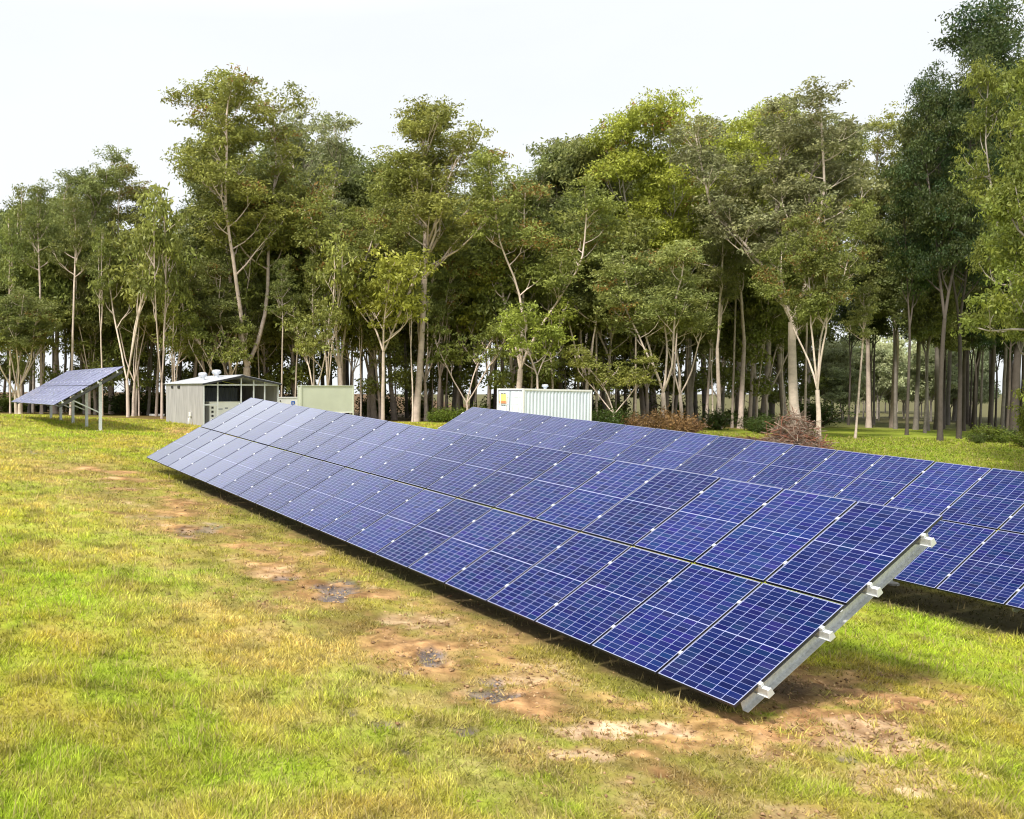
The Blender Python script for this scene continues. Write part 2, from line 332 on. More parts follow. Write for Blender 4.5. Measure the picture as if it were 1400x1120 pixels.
def cover_color(x, y, z, f, blades):
    big = fbm(x * .35 + 5, y * .35, 31, 4); mid = fbm(x * 1.3, y * 1.3, 41, 4); fi = fbm(x * 5, y * 5, 51, 3)
    g = np.clip((big * .5 + mid * .5 - .36) * 3.6, 0, 1)
    c = np.array([.43, .37, .055])[None] * (1 - g[:, None]) + np.array([.30, .375, .030])[None] * g[:, None]
    st = np.clip((fbm(x * .8, y * 1.3, 61, 4) - .50) * 5, 0, 1)
    c = mixc(c, (.52, .40, .12), st * .5)
    c = mixc(c, (.33, .45, .030), f['lush'] * (.5 + .5 * np.clip(mid * 2.2 - .5, 0, 1)))
    c = mixc(c, (.60, .45, .20), f['straw'] * np.clip(fi * 2.4 - .55, 0, 1))
    c = mixc(c, (.20, .13, .042), f['brown'] * np.clip(.2 + mid, 0, 1))
    dark = np.clip((fbm(x * 2.3, y * 2.3, 71, 4) - .55) * 5, 0, 1)
    c = mixc(c, (.13, .12, .022), dark * .6)
    c = c * 1.32
    if blades:
        c = mixc(c, (.48, .34, .14), np.clip(f['dirt'] + f['sand'], 0, 1) * .6)
    else:
        c = c * .62
        cl = np.clip((fbm(x * 7, y * 7, 101, 5) - .36) * 3.4, 0, 1)[:, None]; c2 = np.clip((fbm(x * 2.2, y * 2.2, 111, 4) - .36) * 3.2, 0, 1)[:, None]
        dirt = (np.array([.17, .085, .035]) * (1 - cl) + np.array([.50, .29, .13]) * cl) * (.75 + .5 * c2)
        sand = (np.array([.36, .22, .11]) * (1 - cl) + np.array([.68, .49, .31]) * cl) * (.8 + .35 * c2)
        mud = (np.array([.055, .038, .032]) * (1 - cl) + np.array([.21, .165, .145]) * cl)
        for cc_, w_ in ((dirt, f['dirt']), (sand, f['sand']), (mud, np.clip(f['wet'] * 1.2, 0, 1))):
            c = c * (1 - w_[:, None]) + cc_ * w_[:, None]
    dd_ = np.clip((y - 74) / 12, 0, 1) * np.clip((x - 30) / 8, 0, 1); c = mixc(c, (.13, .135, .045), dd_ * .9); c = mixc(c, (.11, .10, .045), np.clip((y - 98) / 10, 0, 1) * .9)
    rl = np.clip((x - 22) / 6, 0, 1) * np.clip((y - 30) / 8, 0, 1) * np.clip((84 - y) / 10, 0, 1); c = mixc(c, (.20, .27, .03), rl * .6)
    c = mixc(c, (.085, .062, .040), f['array_shade'] * .85)  # darkens the ground colour to deepen the shade under the arrays
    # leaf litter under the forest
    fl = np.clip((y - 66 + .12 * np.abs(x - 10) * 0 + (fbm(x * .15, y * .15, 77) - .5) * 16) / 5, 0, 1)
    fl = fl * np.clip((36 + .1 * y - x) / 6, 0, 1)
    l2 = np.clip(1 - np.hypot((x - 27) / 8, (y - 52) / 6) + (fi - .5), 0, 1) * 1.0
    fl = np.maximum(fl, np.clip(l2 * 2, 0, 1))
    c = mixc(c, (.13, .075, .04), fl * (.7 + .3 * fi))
    return c

def build_ground():
    ys = np.concatenate([[-60, -30, -14, -6, 0, 2.5], 4 * np.exp(np.linspace(0, math.log(900 / 4), 560))])
    ss = np.linspace(-2.0, 2.6, 640)
    Y, SS = np.meshgrid(ys, ss, indexing='ij')
    X = SS * (np.maximum(Y, 4) + 4)
    x, y = X.ravel(), Y.ravel()
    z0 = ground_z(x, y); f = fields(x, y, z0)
    near = np.clip(1 - y / 120, 0, 1)
    z = z0 + near * ((fbm(x * 1.6, y * 1.6, 5) - .5) * .09 + (fbm(x * 6, y * 6, 15) - .5) * .05 - .06 * f['wet'] - .02 * f['sand'] + (fbm(x * 14, y * 14, 25, 3) - .5) * .10 * np.maximum(f['dirt'], f['wet'] * .6))
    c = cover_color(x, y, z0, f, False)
    nc = len(ss); nr = len(ys)
    i = np.arange(nr - 1)[:, None] * nc + np.arange(nc - 1)[None]
    Fq = np.stack([i, i + 1, i + 1 + nc, i + nc], -1).reshape(-1, 4)
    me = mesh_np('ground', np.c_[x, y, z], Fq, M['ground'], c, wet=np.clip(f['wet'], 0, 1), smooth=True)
    tag(link('ground', me), None, None, None, 'structure')
build_ground()

def build_grass():
    N = 1900000
    # denser near the camera, thinner far away; spread well past both sides of the picture
    u = rng.random(N); y = 5.5 * (1 - u + u * (62 / 5.5) ** -.35) ** (-1 / .35)
    y = np.where(rng.random(N) < .18, 20 + rng.random(N) * 42, y)
    s = rng.uniform(-.38, .95, N); x = s * (y + 2.2)
    z0 = ground_z(x, y); f = fields(x, y, z0)
    tuft = fbm(x * 2.6, y * 2.6, 81, 4)
    keep = np.clip(.95 - .85 * f['dirt'] - .95 * f['sand'] - 1.0 * f['wet'] - .25 * f['brown'] - .8 * f['array_shade'], .07, 1)
    keep *= np.clip(.45 + (tuft - .42) * 3.2, .25, 1)
    k = rng.random(N) < keep
    x, y, z0, tuft = x[k], y[k], z0[k], tuft[k]; f = {a: b[k] for a, b in f.items()}; n = len(x)
    z = z0 + (fbm(x * 1.6, y * 1.6, 5) - .5) * .09 + (fbm(x * 6, y * 6, 15) - .5) * .05 - .012
    h = (.030 + .042 * rng.random(n) ** 1.5 + .07 * np.clip(tuft - .45, 0, .4)) * (1 + .012 * y) * (1 - .4 * f['brown'])
    w = (.0042 + .0042 * rng.random(n)) * (1 + .085 * np.clip(y - 6, 0, 60))
    # locally combed lean with random scatter
    a = fbm(x * 1.3, y * 1.3, 91) * 9 + rng.uniform(-2.6, 2.6, n)
    lean = np.abs(rng.normal(.75, .35, n)) * h
    lying = rng.random(n) < .12 + .25 * f['straw'] + .3 * np.maximum(f['dirt'], f['sand'])
    lean = np.where(lying, h * 1.9, lean); h = np.where(lying, h * .35 + .01, h)
    b = rng.uniform(0, 2 * math.pi, n)
    p0 = np.c_[x - w * np.cos(b), y - w * np.sin(b), z]; p1 = np.c_[x + w * np.cos(b), y + w * np.sin(b), z]
    tip = np.c_[x + lean * np.cos(a), y + lean * np.sin(a), z + h]
    V = np.stack([p0, p1, tip], 1).reshape(-1, 3)
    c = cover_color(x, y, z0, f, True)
    c = c * rng.uniform(.45, 1.55, (n, 1)) * (.72 + .9 * np.clip(tuft - .3, 0, .5))[:, None]; tall = rng.random(n) < .03; V[2::3, 2] += np.where(tall, h * 1.1, 0); c = mixc(c, (.47, .36, .17), tall * .7); c = mixc(c, (.50, .40, .20), np.where(lying, .55, 0) + (rng.random(n) < .07) * .5)
    me = mesh_np('grass', V, np.arange(n * 3).reshape(-1, 3), M['grass'], c, per='FACE')
    tag(link('grass', me), 'short yellow green grass mixed with straw over the whole field', 'grass', None, 'stuff')
build_grass()

def build_clods():
    N = 60000
    y = rng.uniform(6.5, 24, N); x = rng.uniform(-.36, .9, N) * (y + 1); z = ground_z(x, y); f = fields(x, y, z)
    k = rng.random(N) < np.clip(f['dirt'] * .8 + f['sand'] * .45 + f['wet'] * .35, 0, 1)
    x, y, z = x[k], y[k], z[k]; f = {a: b[k] for a, b in f.items()}; n = len(x)
    z = z + (fbm(x * 1.6, y * 1.6, 5) - .5) * .09 + (fbm(x * 6, y * 6, 15) - .5) * .05
    r = .006 + .03 * rng.random(n) ** 4
    o6 = np.array([(1, 0, 0), (-1, 0, 0), (0, 1, 0), (0, -1, 0), (0, 0, 1), (0, 0, -1)], float)
    a = rng.uniform(0, 6.28, n); ca, sa = np.cos(a), np.sin(a)
    V = o6[None] * r[:, None, None] * rng.uniform(.6, 1.4, (n, 6, 1)) * [1, 1, .65]
    V = np.stack([V[..., 0] * ca[:, None] - V[..., 1] * sa[:, None], V[..., 0] * sa[:, None] + V[..., 1] * ca[:, None], V[..., 2]], -1) + np.c_[x, y, z][:, None]
    Ft = np.array([(0, 2, 4), (2, 1, 4), (1, 3, 4), (3, 0, 4), (2, 0, 5), (1, 2, 5), (3, 1, 5), (0, 3, 5)])
    Fa = (Ft[None] + 6 * np.arange(n)[:, None, None]).reshape(-1, 3)
    t = rng.random((n, 1)); c = np.array([.13, .07, .035]) * (1 - t) + np.array([.55, .36, .19]) * t
    me = mesh_np('soil_clods', V.reshape(-1, 3), Fa, M['ground'], np.repeat(c, 6, axis=0), wet=np.zeros(6 * n))
    tag(link('soil_clods', me), 'crumbly orange and brown soil clods scattered over the bare patches', 'soil', None, 'stuff')
build_clods()

# ------------------------------------------------------------------ solar arrays
MW, ML, PITCHX, PITCHY = .990, 1.97, 1.02, 2.015
def module_meshes():
    b = MB(); me_ = .011; mid = ML / 2
    vs = []; fs = []; uvs = []
    xs = [.005, me_, MW - me_, MW - .005]; ys = [.005, me_ + .002, mid - .0045, mid + .0045, ML - me_ - .002, ML - .005]
    idx = {}
    for j, yy in enumerate(ys):
        for i, xx in enumerate(xs): idx[i, j] = len(vs); vs.append((xx, yy, -.004))
    mi = []
    for j in range(5):
        for i in range(3):
            fs.append((idx[i, j], idx[i + 1, j], idx[i + 1, j + 1], idx[i, j + 1]))
            cell = i == 1 and j in (1, 3); mi.append(0 if cell else 1)
            uvs += [(0, 0), (6, 0), (6, 12), (0, 12)] if j == 1 else [(0, 20), (6, 20), (6, 32), (0, 32)]
    me = bpy.data.meshes.new('solar_module'); me.from_pydata(vs, [], fs); me.materials.append(M['cells']); me.materials.append(M['backsheet'])
    me.polygons.foreach_set('material_index', mi)
    u = me.uv_layers.new(name='cells'); u.data.foreach_set('uv', [q for p in uvs for q in p]); me.update()
    f = MB(); t = .005; h = .036
    for (a, c) in (((0, 0), (MW, t)), ((0, ML - t), (MW, ML)), ((0, t), (t, ML - t)), ((MW - t, t), (MW, ML - t))):
        f.box((a[0], a[1], -h), (c[0], c[1], 0), [1, 0, 1, 1, 1, 1])
    f.box((t, t, -.03), (MW - t, ML - t, -.026), 1)
    return me, f.mesh('frame', [M['frame_top'], M['frame_side']])
MOD, FRM = module_meshes()
MOD_PALE = MOD.copy(); MOD_PALE.name = 'solar_module'; MOD_PALE.materials[0] = M['cells_pale']
RAILY = (.42, 1.52, PITCHY + .42, PITCHY + 1.52)

def hat(name, x0, x1):
    b = MB(); y = .0
    prof = [(-.055, -.10), (-.030, -.10), (-.030, -.02), (-.018, 0), (.018, 0), (.030, -.02), (.030, -.10), (.055, -.10), (.055, -.093), (.037, -.093), (.037, -.012), (.022, .008 - .008), (-.022, .0), (-.037, -.012), (-.037, -.093), (-.055, -.093)]
    prof = [(-.050, -.09), (-.028, -.09), (-.021, -.006), (.021, -.006), (.028, -.09), (.050, -.09), (.050, -.085), (.033, -.085), (.025, 0), (-.025, 0), (-.033, -.085), (-.050, -.085)]
    b.prism(prof, 0, x0, x1)
    return b.mesh(name, M['galv'])

def solar_array(origin, az, slope, tilt, n, first, label, ground_posts, inset=.12, endpost=False, mod=None, jitter=.0015, post_at=2.35):
    u = Vector((math.cos(az) * math.cos(slope), math.sin(az) * math.cos(slope), math.sin(slope)))
    v = u.cross(Vector((0, 0, 1))).normalized(); w = v.cross(u); v = math.cos(tilt) * v + math.sin(tilt) * w
    X = -u; Z = X.cross(v)
    root = empty('solar_array', (0, 0, 0)); tag(root, label, 'solar array', 'solar panel arrays in the field')
    base = Matrix(((X.x, v.x, Z.x, origin.x), (X.y, v.y, Z.y, origin.y), (X.z, v.z, Z.z, origin.z), (0, 0, 0, 1)))
    root.matrix_world = base
    x_near = first * PITCHX                      # local X of the near end (modules run towards -X)
    for r in range(2):
        for k in range(n):
            lx = x_near - (k + 1) * PITCHX + .014; ly = r * PITCHY
            o = link('solar_module', mod or MOD, root, (lx, ly, random.gauss(0, .001)), (random.gauss(0, jitter), random.gauss(0, jitter), 0))
            link('frame', FRM, o)
    x_far = x_near - n * PITCHX
    # purlins of folded steel with bright open ends
    ext = .03 if endpost else .09
    hm = hat('purlin', x_far - .12, x_near + ext)
    for ry in RAILY: link('purlin', hm, root, (0, ry, -.038))
    cb = MB(); cb.box((-.019, -.024, -.03), (.019, .024, .006)); cb.box((-.007, -.009, .006), (.007, .009, .013))
    clm = cb.mesh('module_clamp', M['galv_white'])
    for ry in RAILY:
        for k in range(n + 1):
            if k < 24: link('module_clamp', clm, root, (x_near - k * PITCHX + (.0 if 0 < k < n else (.004 if k == 0 else -.004)), ry, 0))
    eb = MB(); eb.prism([(-.050, -.092), (.050, -.092), (.050, -.085), (.028, .002), (-.028, .002), (-.050, -.085)], 0, 0, .01)
    em = eb.mesh('end_bracket', M['galv_white'])
    for ry in RAILY: link('end_bracket', em, root, (x_near + ext + .001, ry, -.038))
    # sloping rafters, posts and braces
    Zi = base.inverted()
    spacing = 3.06; m = int(n * PITCHX // spacing) + 1
    off = (n * PITCHX - (m - 1) * spacing) / 2
    xs = [x_near - inset] + ([] if endpost else [x_near - 1.75]) + [x_near - off - spacing * i for i in range(1, m - 1)] + [x_far + .35]
    rb = MB(); rb.prism([(-.03, -.17), (.035, -.17), (.035, -.164), (-.024, -.164), (-.024, -.006), (.035, -.006), (.035, 0), (-.03, 0)], 1, .22, 3.85)
    rm = rb.mesh('rafter', M['galv_shaded' if endpost else 'galv'])
    for i, lx in enumerate(xs):
        link('rafter', rm, root, (lx, 0, -.129))
        if i == 0 and not endpost: continue
        top = base @ Vector((lx, post_at, -.20)); g = Vector((top.x, top.y, gz(top.x, top.y) - .15))
        def P(p): return Zi @ p
        hv = Vector((v.x, v.y, 0)).normalized(); hu = Vector((u.x, u.y, 0)).normalized()
        off_ = hu * .055                                           # the post stands beside the rafter web
        pb = MB()
        prof = [(-.075, -.05), (.075, -.05), (.075, -.042), (.005, -.042), (.005, .042), (.075, .042), (.075, .05), (-.075, .05), (-.075, .042), (-.005, .042), (-.005, -.042), (-.075, -.042)]
        vs = [];
        for q, zz in ((g, 0), (top, .06)):
            for a, c in prof: vs.append(P(q + off_ + hv * a + hu * c + Vector((0, 0, zz))))
        nn = len(prof)
        pb.add(vs, [(i, (i + 1) % nn, nn + (i + 1) % nn, nn + i) for i in range(nn)] + [tuple(range(nn - 1, -1, -1)), tuple(range(nn, 2 * nn))])
        link('post', pb.mesh('post', M['galv']), root)
        hgt = top.z - g.z - .15
        mid = g + Vector((0, 0, .15 + max(.12, hgt * .38))) + off_ * 1.9; up = base @ Vector((lx, .95, -.24)) + off_ * 1.2
        bb = MB(); d = (up - mid).normalized(); nrm = d.cross(hu).normalized()
        vs = [P(q + hu * a + nrm * c) for q in (mid, up) for a, c in ((-.022, -.03), (.022, -.03), (.022, .03), (-.022, .03))]
        bb.add(vs, [(0, 1, 5, 4), (1, 2, 6, 5), (2, 3, 7, 6), (3, 0, 4, 7), (3, 2, 1, 0), (4, 5, 6, 7)])
        link('brace', bb.mesh('brace', M['galv']), root)
        fb = MB(); gg = Vector((g.x, g.y, g.z + .15)) + off_
        fb.add([P(gg + Vector((.19 * math.cos(t), .19 * math.sin(t), zz))) for zz in (-.1, .03) for t in [k * math.pi / 5 for k in range(10)]],
               [tuple([i, (i + 1) % 10, 10 + (i + 1) % 10, 10 + i]) for i in range(10)] + [tuple(range(10, 20))])
        link('footing', fb.mesh('footing', M['concrete']), root)
    return root, base

zc = Vector((0, 0, CZ))
solar_array(Vector((5.099, 9.480, -3.372)) + zc, 2.00567, .06248, .48139, 20, 0,
            'nearest long tilted solar array of blue modules running through the middle of the field', True)
solar_array(Vector((11.760, 15.457, -3.440)) + zc, 2.00567 - .00522, .06248 - .00522, .48139 - .0044, 21, 4,
            'long blue solar array standing behind the nearest one and cut by the right edge', True)
solar_array(Vector((-9.83, 43.16, -.73)) + zc, math.radians(114.9), 0, math.radians(28.5), 12, 0,
            'small distant solar array on tall bare posts left of the iron shed', True, post_at=2.6, inset=.30, endpost=True, mod=MOD_PALE)

# ------------------------------------------------------------------ shed, container and other structures (all parallel to the arrays)
UA = math.radians(24.9)           # direction of the shed front
def corrugated(b, p0, p1, z0, z1, pitch, depth, mi=0, zfun=None, thick=.012):
    """vertical-ribbed sheet from p0 to p1 (local x, y); top may follow zfun(t)"""
    d = Vector((p1[0] - p0[0], p1[1] - p0[1])); Ln = d.length; d /= Ln; n = Vector((d.y, -d.x)); k = max(4, int(Ln / pitch * 4))
    pts = []
    for i in range(k + 1):
        t = i / k; q = i % 4; o = depth * (0, 1, 1, 0)[q]
        pts.append((t, p0[0] + d.x * t * Ln + n.x * o, p0[1] + d.y * t * Ln + n.y * o))
    vs = []
    for side in (0, 1):
        for t, x, y in pts:
            x2 = x - n.x * thick * side; y2 = y - n.y * thick * side
            zt = zfun(t) if zfun else z1
            vs += [(x2, y2, z0), (x2, y2, zt)]
    m = k + 1; fs = []
    for i in range(k):
        a = 2 * i; fs.append((a, a + 2, a + 3, a + 1)); c = 2 * m + 2 * i; fs.append((c, c + 1, c + 3, c + 2))
        fs.append((a + 1, a + 3, c + 3, c + 1))
    fs.append((0, 1, 2 * m + 1, 2 * m)); fs.append((2 * m - 2, 4 * m - 2, 4 * m - 1, 2 * m - 1))
    b.add(vs, fs, mi)

def ventilator(root, loc, s=1.0, name='roof_ventilator'):
    b = MB(); b.lathe([(.13 * s, -.14), (.13 * s, .20 * s), (.16 * s, .22 * s)], loc)
    prof = [(.16 * s, .22 * s), (.24 * s, .27 * s), (.27 * s, .34 * s), (.25 * s, .42 * s), (.17 * s, .48 * s), (.05 * s, .50 * s)]
    b.lathe(prof, loc, 18)
    for k in range(18):
        a = 2 * math.pi * k / 18; c, s_ = math.cos(a), math.sin(a)
        b.tube([(loc[0] + r * 1.04 * c, loc[1] + r * 1.04 * s_, loc[2] + z) for r, z in prof[1:5]], .008, 4)
    return link(name, b.mesh(name, M['roof']), root)

def build_shed():
    base = Vector((-3.22, 53.0, -2.18 + CZ))
    r = empty('iron_shed', base, UA); tag(r, 'open fronted corrugated iron shed with low gable roof and two roof ventilators', 'shed')
    # local x: along the open gable front (W), local y: back (D)
    W, D, E, R = 4.96, 6.7, 2.55, 3.02
    b = MB(); corrugated(b, (0, D), (0, 0), -.25, E, .16, .018); link('side_wall', b.mesh('side_wall', M['corr']), r)
    b = MB(); corrugated(b, (W, 0), (W, D), -.25, E, .16, .018); link('side_wall', b.mesh('side_wall', M['corr']), r)
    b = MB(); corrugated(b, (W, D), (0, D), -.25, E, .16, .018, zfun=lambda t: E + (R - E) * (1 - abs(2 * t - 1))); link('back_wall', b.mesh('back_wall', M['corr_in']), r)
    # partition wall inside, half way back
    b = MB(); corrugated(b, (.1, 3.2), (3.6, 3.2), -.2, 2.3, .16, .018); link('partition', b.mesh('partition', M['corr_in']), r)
    # roof: two sheets meeting in a ridge, slight overhang
    b = MB(); ov = .22
    for sgn in (0, 1):
        xe = -.12 if sgn == 0 else W + .12; xr = W / 2
        ze = E + .03 - .12 * (R - E) / (W / 2); zr = R + .03; n = 42
        vs = []
        for i in range(n * 2 + 1):
            y = -ov + (D + 2 * ov) * i / (2 * n); o = .02 * (i % 2)
            vs += [(xe, y, ze + o), (xr, y, zr + o), (xe, y, ze + o - .012), (xr, y, zr + o - .012)]
        fs = []
        for i in range(n * 2):
            a = 4 * i; q = [(a, a + 1, a + 5, a + 4), (a + 2, a + 6, a + 7, a + 3), (a, a + 4, a + 6, a + 2)]
            fs += q if sgn else [tuple(reversed(t)) for t in q]
        b.add(vs, fs)
    rf = link('roof', b.mesh('roof', M['roof']), r)
    b = MB(); b.prism([(W / 2 - .16, R + .02), (W / 2, R + .06), (W / 2 + .16, R + .02), (W / 2 + .16, R + .035), (W / 2, R + .075), (W / 2 - .16, R + .035)], 1, -ov - .01, D + ov + .01)
    link('ridge_cap', b.mesh('ridge_cap', M['roof']), rf)
    b = MB()
    for xe, s in ((-.13, 1), (W + .13, -1)):
        b.prism([(xe, E - .10), (xe + .03 * s, E - .10), (W / 2, R - .10), (W / 2, R + .018), (xe, E - .01)], 1, -ov - .02, -ov)
    link('barge_board', b.mesh('barge_board', M['dark']), rf)
    ventilator(rf, (.95, 1.3 + 1.2, E + .22), 1.0); ventilator(rf, (1.75, 1.3 + .9, E + .36), 1.05)
    # front posts, beams
    for x in (.03, .92, 2.45, 3.28, 4.02, W - .03):
        b = MB(); zt = E + (R - E) * (1 - abs(2 * x / W - 1)) - .02
        b.box((x - .035, -.04, -.25), (x + .035, .03, zt)); link('post', b.mesh('post', M['galv']), r)
    b = MB(); b.box((.07, -.02, E - .12), (W - .07, .028, E - .04)); link('beam', b.mesh('beam', M['galv']), r)
    b = MB(); b.box((.07, -.018, 1.25), (.88, .02, 1.32)); link('rail', b.mesh('rail', M['galv']), r)
    # side wall vents and conduits
    for y in (5.4, 4.2):
        b = MB(); b.box((-.045, y - .2, E - .28), (-.021, y + .2, E - .10)); link('wall_vent', b.mesh('wall_vent', M['dark']), r)
    b = MB(); b.tube([(-.08, 2.0, -.1), (-.08, 2.0, .82)], .035, 8); b.tube([(-.08, 2.3, -.1), (-.08, 2.3, .45)], .03, 8)
    b.box((-.14, 1.9, .55), (-.03, 2.1, .82)); link('conduit', b.mesh('conduit', M['white']), r)
    # concrete slab
    b = MB(); b.box((-.1, -.1, -.3), (W + .1, D + .1, .04)); link('slab', b.mesh('slab', M['concrete']), r)
    # white equipment cabinet standing inside the bay (a thing of its own)
    rot = Matrix.Rotation(UA, 3, 'Z')
    def wl(p): return base + rot @ Vector(p)
    c = empty('equipment_cabinet', wl((.62, .55, .04)), UA); tag(c, 'white louvred equipment cabinet standing under the open front of the shed', 'cabinet')
    b = MB(); b.box((0, 0, .08), (2.0, .75, 1.38)); b.box((.04, .04, 0), (1.96, .71, .08), 0); link('body', b.mesh('body', M['white']), c)
    b = MB(); b.box((-.02, -.02, 1.381), (2.02, .77, 1.42)); link('lid', b.mesh('lid', M['white']), c)
    for z in (.25, .5, .75, 1.0):
        b = MB(); b.box((.12, -.012, z), (.26, -.001, z + .13)); link('louvre', b.mesh('louvre', M['dark']), c)
    b = MB(); b.box((.55, -.01, .95), (.85, -.001, 1.0)); b.box((1.0, -.01, 1.0), (1.2, -.001, 1.06)); b.box((1.4, -.01, .95), (1.6, -.001, .99)); link('nameplate', b.mesh('nameplate', M['navy']), c)
    b = MB(); b.box((.40, -.02, .15), (1.9, -.002, .9)); link('door', b.mesh('door', M['white']), c)
build_shed()

def build_container():
    base = Vector((16.75, 56.6, -2.50 + CZ))
    r = empty('shipping_container', base, UA); r.rotation_euler = (0, math.radians(.9), UA)
    tag(r, 'pale grey shipping container with corrugated side and a yellow and orange sign', 'shipping container')
    Ln, Wd, H = 5.80, 2.44, 2.58
    # local x: long side, local y: back; the door end is the face x = 0
    b = MB()
    corrugated(b, (.12, 0.03), (Ln - .12, 0.03), .14, H - .10, .278, -.036 * -1)
    link('side_wall', b.mesh('side_wall', M['offwhite']), r)
    b = MB(); corrugated(b, (Ln - .12, Wd - .03), (.12, Wd - .03), .14, H - .10, .278, .036); link('side_wall', b.mesh('side_wall', M['offwhite']), r)
    b = MB(); corrugated(b, (Ln - .03, .12), (Ln - .03, Wd - .12), .14, H - .10, .278, .036); link('end_wall', b.mesh('end_wall', M['offwhite']), r)
    b = MB(); b.box((.06, .06, H - .06), (Ln - .06, Wd - .06, H - .02)); link('roof', b.mesh('roof', M['offwhite']), r)
    b = MB()
    for y in (-.03, Wd - .07):
        b.box((.1, y, H - .11), (Ln - .1, y + .10, H)); b.box((.1, y, 0), (Ln - .1, y + .10, .16))
    for x in (0, Ln - .10):
        b.box((x, .07, H - .11), (x + .10, Wd - .07, H - .001)); b.box((x, .07, .001), (x + .1, Wd - .07, .16))
        for y in (-.032, Wd - .07): b.box((x - .002, y, -.002), (x + .102, y + .102, H + .004))
    link('steel_frame', b.mesh('steel_frame', M['white']), r)
    for y0 in (.11, Wd / 2 + .03):
        y1 = y0 + Wd / 2 - .16
        b = MB(); b.box((.0, y0, .18), (.04, y1, H - .18))
        for z in (.45, 1.0, 1.55, 2.0): b.box((-.02, y0 + .08, z), (-.001, y1 - .08, z + .06))
        d = link('door', b.mesh('door', M['offwhite']), r)
        b = MB()
        for y in (y0 + .25, y1 - .25): b.tube([(-.045, y, .2), (-.045, y, H - .2)], .018, 6)
        for y in (y0 + .25, y1 - .25): b.box((-.07, y - .02, 1.1), (-.03, y + .25, 1.14))
        link('lock_rod', b.mesh('lock_rod', M['white']), d)
    b = MB(); b.box((.01, .08, H - .17), (.045, Wd - .08, H - .12)); b.box((.0, Wd / 2 - .035, .17), (.03, Wd / 2 + .025, H - .17)); link('door_seal', b.mesh('door_seal', M['navy']), r)
    # sign on the left (far) door leaf: yellow panel over an orange-red strip
    s = link('sign', MB().box((-.05, 1.45, 2.02), (-.045 + .02, 2.18, 2.22)).box((-.05, 1.45, 1.78), (-.025, 2.18, 2.019)).mesh('sign', M['yellow']), r)
    b = MB(); b.box((-.05, 1.45, 1.62), (-.025, 2.18, 1.779)); link('strip', b.mesh('strip', M['orange']), s)
    b = MB()
    for z, parts in ((2.25, ((1.5, 1.62), (1.66, 1.8), (1.84, 2.05))), (1.48, ((1.45, 1.6), (1.64, 1.8), (1.83, 2.0), (2.04, 2.16)))):
        for y0, y1 in parts: b.box((-.03, y0, z), (-.021, y1, z + .03))
    link('lettering', b.mesh('lettering', M['corr_in']), s)
    ventilator(r, (3.0, 1.3, H - .04), .75)
build_container()

def build_screen():
    base = Vector((2.65, 55.0, gz(2.65, 55)))
    r = empty('utility_panel', base, UA); tag(r, 'plain pale green metal panel raised on legs beside the shed', 'panel')
    top = .22 + CZ - base.z; bot = -1.40 + CZ - base.z
    b = MB(); b.box((0, 0, bot), (3.72, .30, top)); link('body', b.mesh('body', M['palegreen']), r)
    b = MB(); b.box((-.05, -.04, top), (3.77, .34, top + .05)); link('lid', b.mesh('lid', M['palegreen']), r)
    b = MB(); b.box((.05, -.03, bot - .05), (3.70, .28, bot)); link('bottom_rail', b.mesh('bottom_rail', M['white']), r)
    for x in (.0, 3.72):
        b = MB(); b.box((x - .04, -.05, -.2), (x + .05, .02 - .022, top - .005)); link('leg', b.mesh('leg', M['palegreen']), r)
        b = MB(); b.box((x - .04, .302, -.2), (x + .05, .36, top - .005)); link('leg', b.mesh('leg', M['palegreen']), r)
    b = MB(); b.box((2.0, .05, bot - .22), (2.9, .25, bot - .052)); link('cable_tray', b.mesh('cable_tray', M['dark']), r)
    # white tank unit with a blue mark
    base = Vector((.9, 57.6, gz(.9, 57.6)))
    r = empty('storage_box', base, UA); tag(r, 'low white storage box with a small blue mark, seen between shed and green panel', 'storage box')
    t = at(395, 544, 57.8).z - base.z
    b = MB(); b.box((-.6, 0, .1), (2.6, 1.2, t)); link('body', b.mesh('body', M['white']), r)
    b = MB(); b.box((-.63, -.03, t), (2.63, 1.23, t + .04)); link('lid', b.mesh('lid', M['white']), r)
    b = MB(); b.box((-.55, .05, 0), (2.55, 1.15, .1)); link('base', b.mesh('base', M['dark']), r)
    m = MB(); x = 1.42
    m.box((x, -.012, t - .56), (x + .07, -.002, t - .22)); m.box((x + .07, -.012, t - .30), (x + .26, -.002, t - .22)); m.box((x + .19, -.012, t - .42), (x + .26, -.002, t - .30)); m.box((x + .07, -.012, t - .44), (x + .19, -.002, t - .38)); m.box((x + .09, -.012, t - .56), (x + .24, -.002, t - .50))
    link('mark', m.mesh('mark', M['blue']), r)
    b = MB(); b.lathe([(.05, 0), (.05, .02)], (0, 0, 0), 10)
    link('port', b.mesh('port', M['dark']), r, (.62, -.001, t - .2), (math.radians(90), 0, 0))
    # white block on the grass left of the shed
    p = on_ground(204, 76); b = MB(); b.prism([(-.09, -.05), (.09, -.05), (.09, .12), (.06, .16), (-.06, .16), (-.09, .12)], 0, 0, 1.3)
    o = link('kerb_block', b.mesh('kerb_block', M['white']), None, p); tag(o, 'low white block lying on the grass left of the shed', 'block')
build_screen()

# ------------------------------------------------------------------ trees
def norm(v): return v / (np.linalg.norm(v) + 1e-9)
def curve(p, d, L, n, up, wob, r):
    """a limb: starts at p in direction d, bends up and wanders"""
    pts = [p.copy()]; d = norm(d)
    for i in range(n):
        d = norm(d + np.array([0, 0, up / n]) + r.normal(0, wob, 3) / math.sqrt(n))
        pts.append(pts[-1] + d * L / n)
    return np.array(pts), d

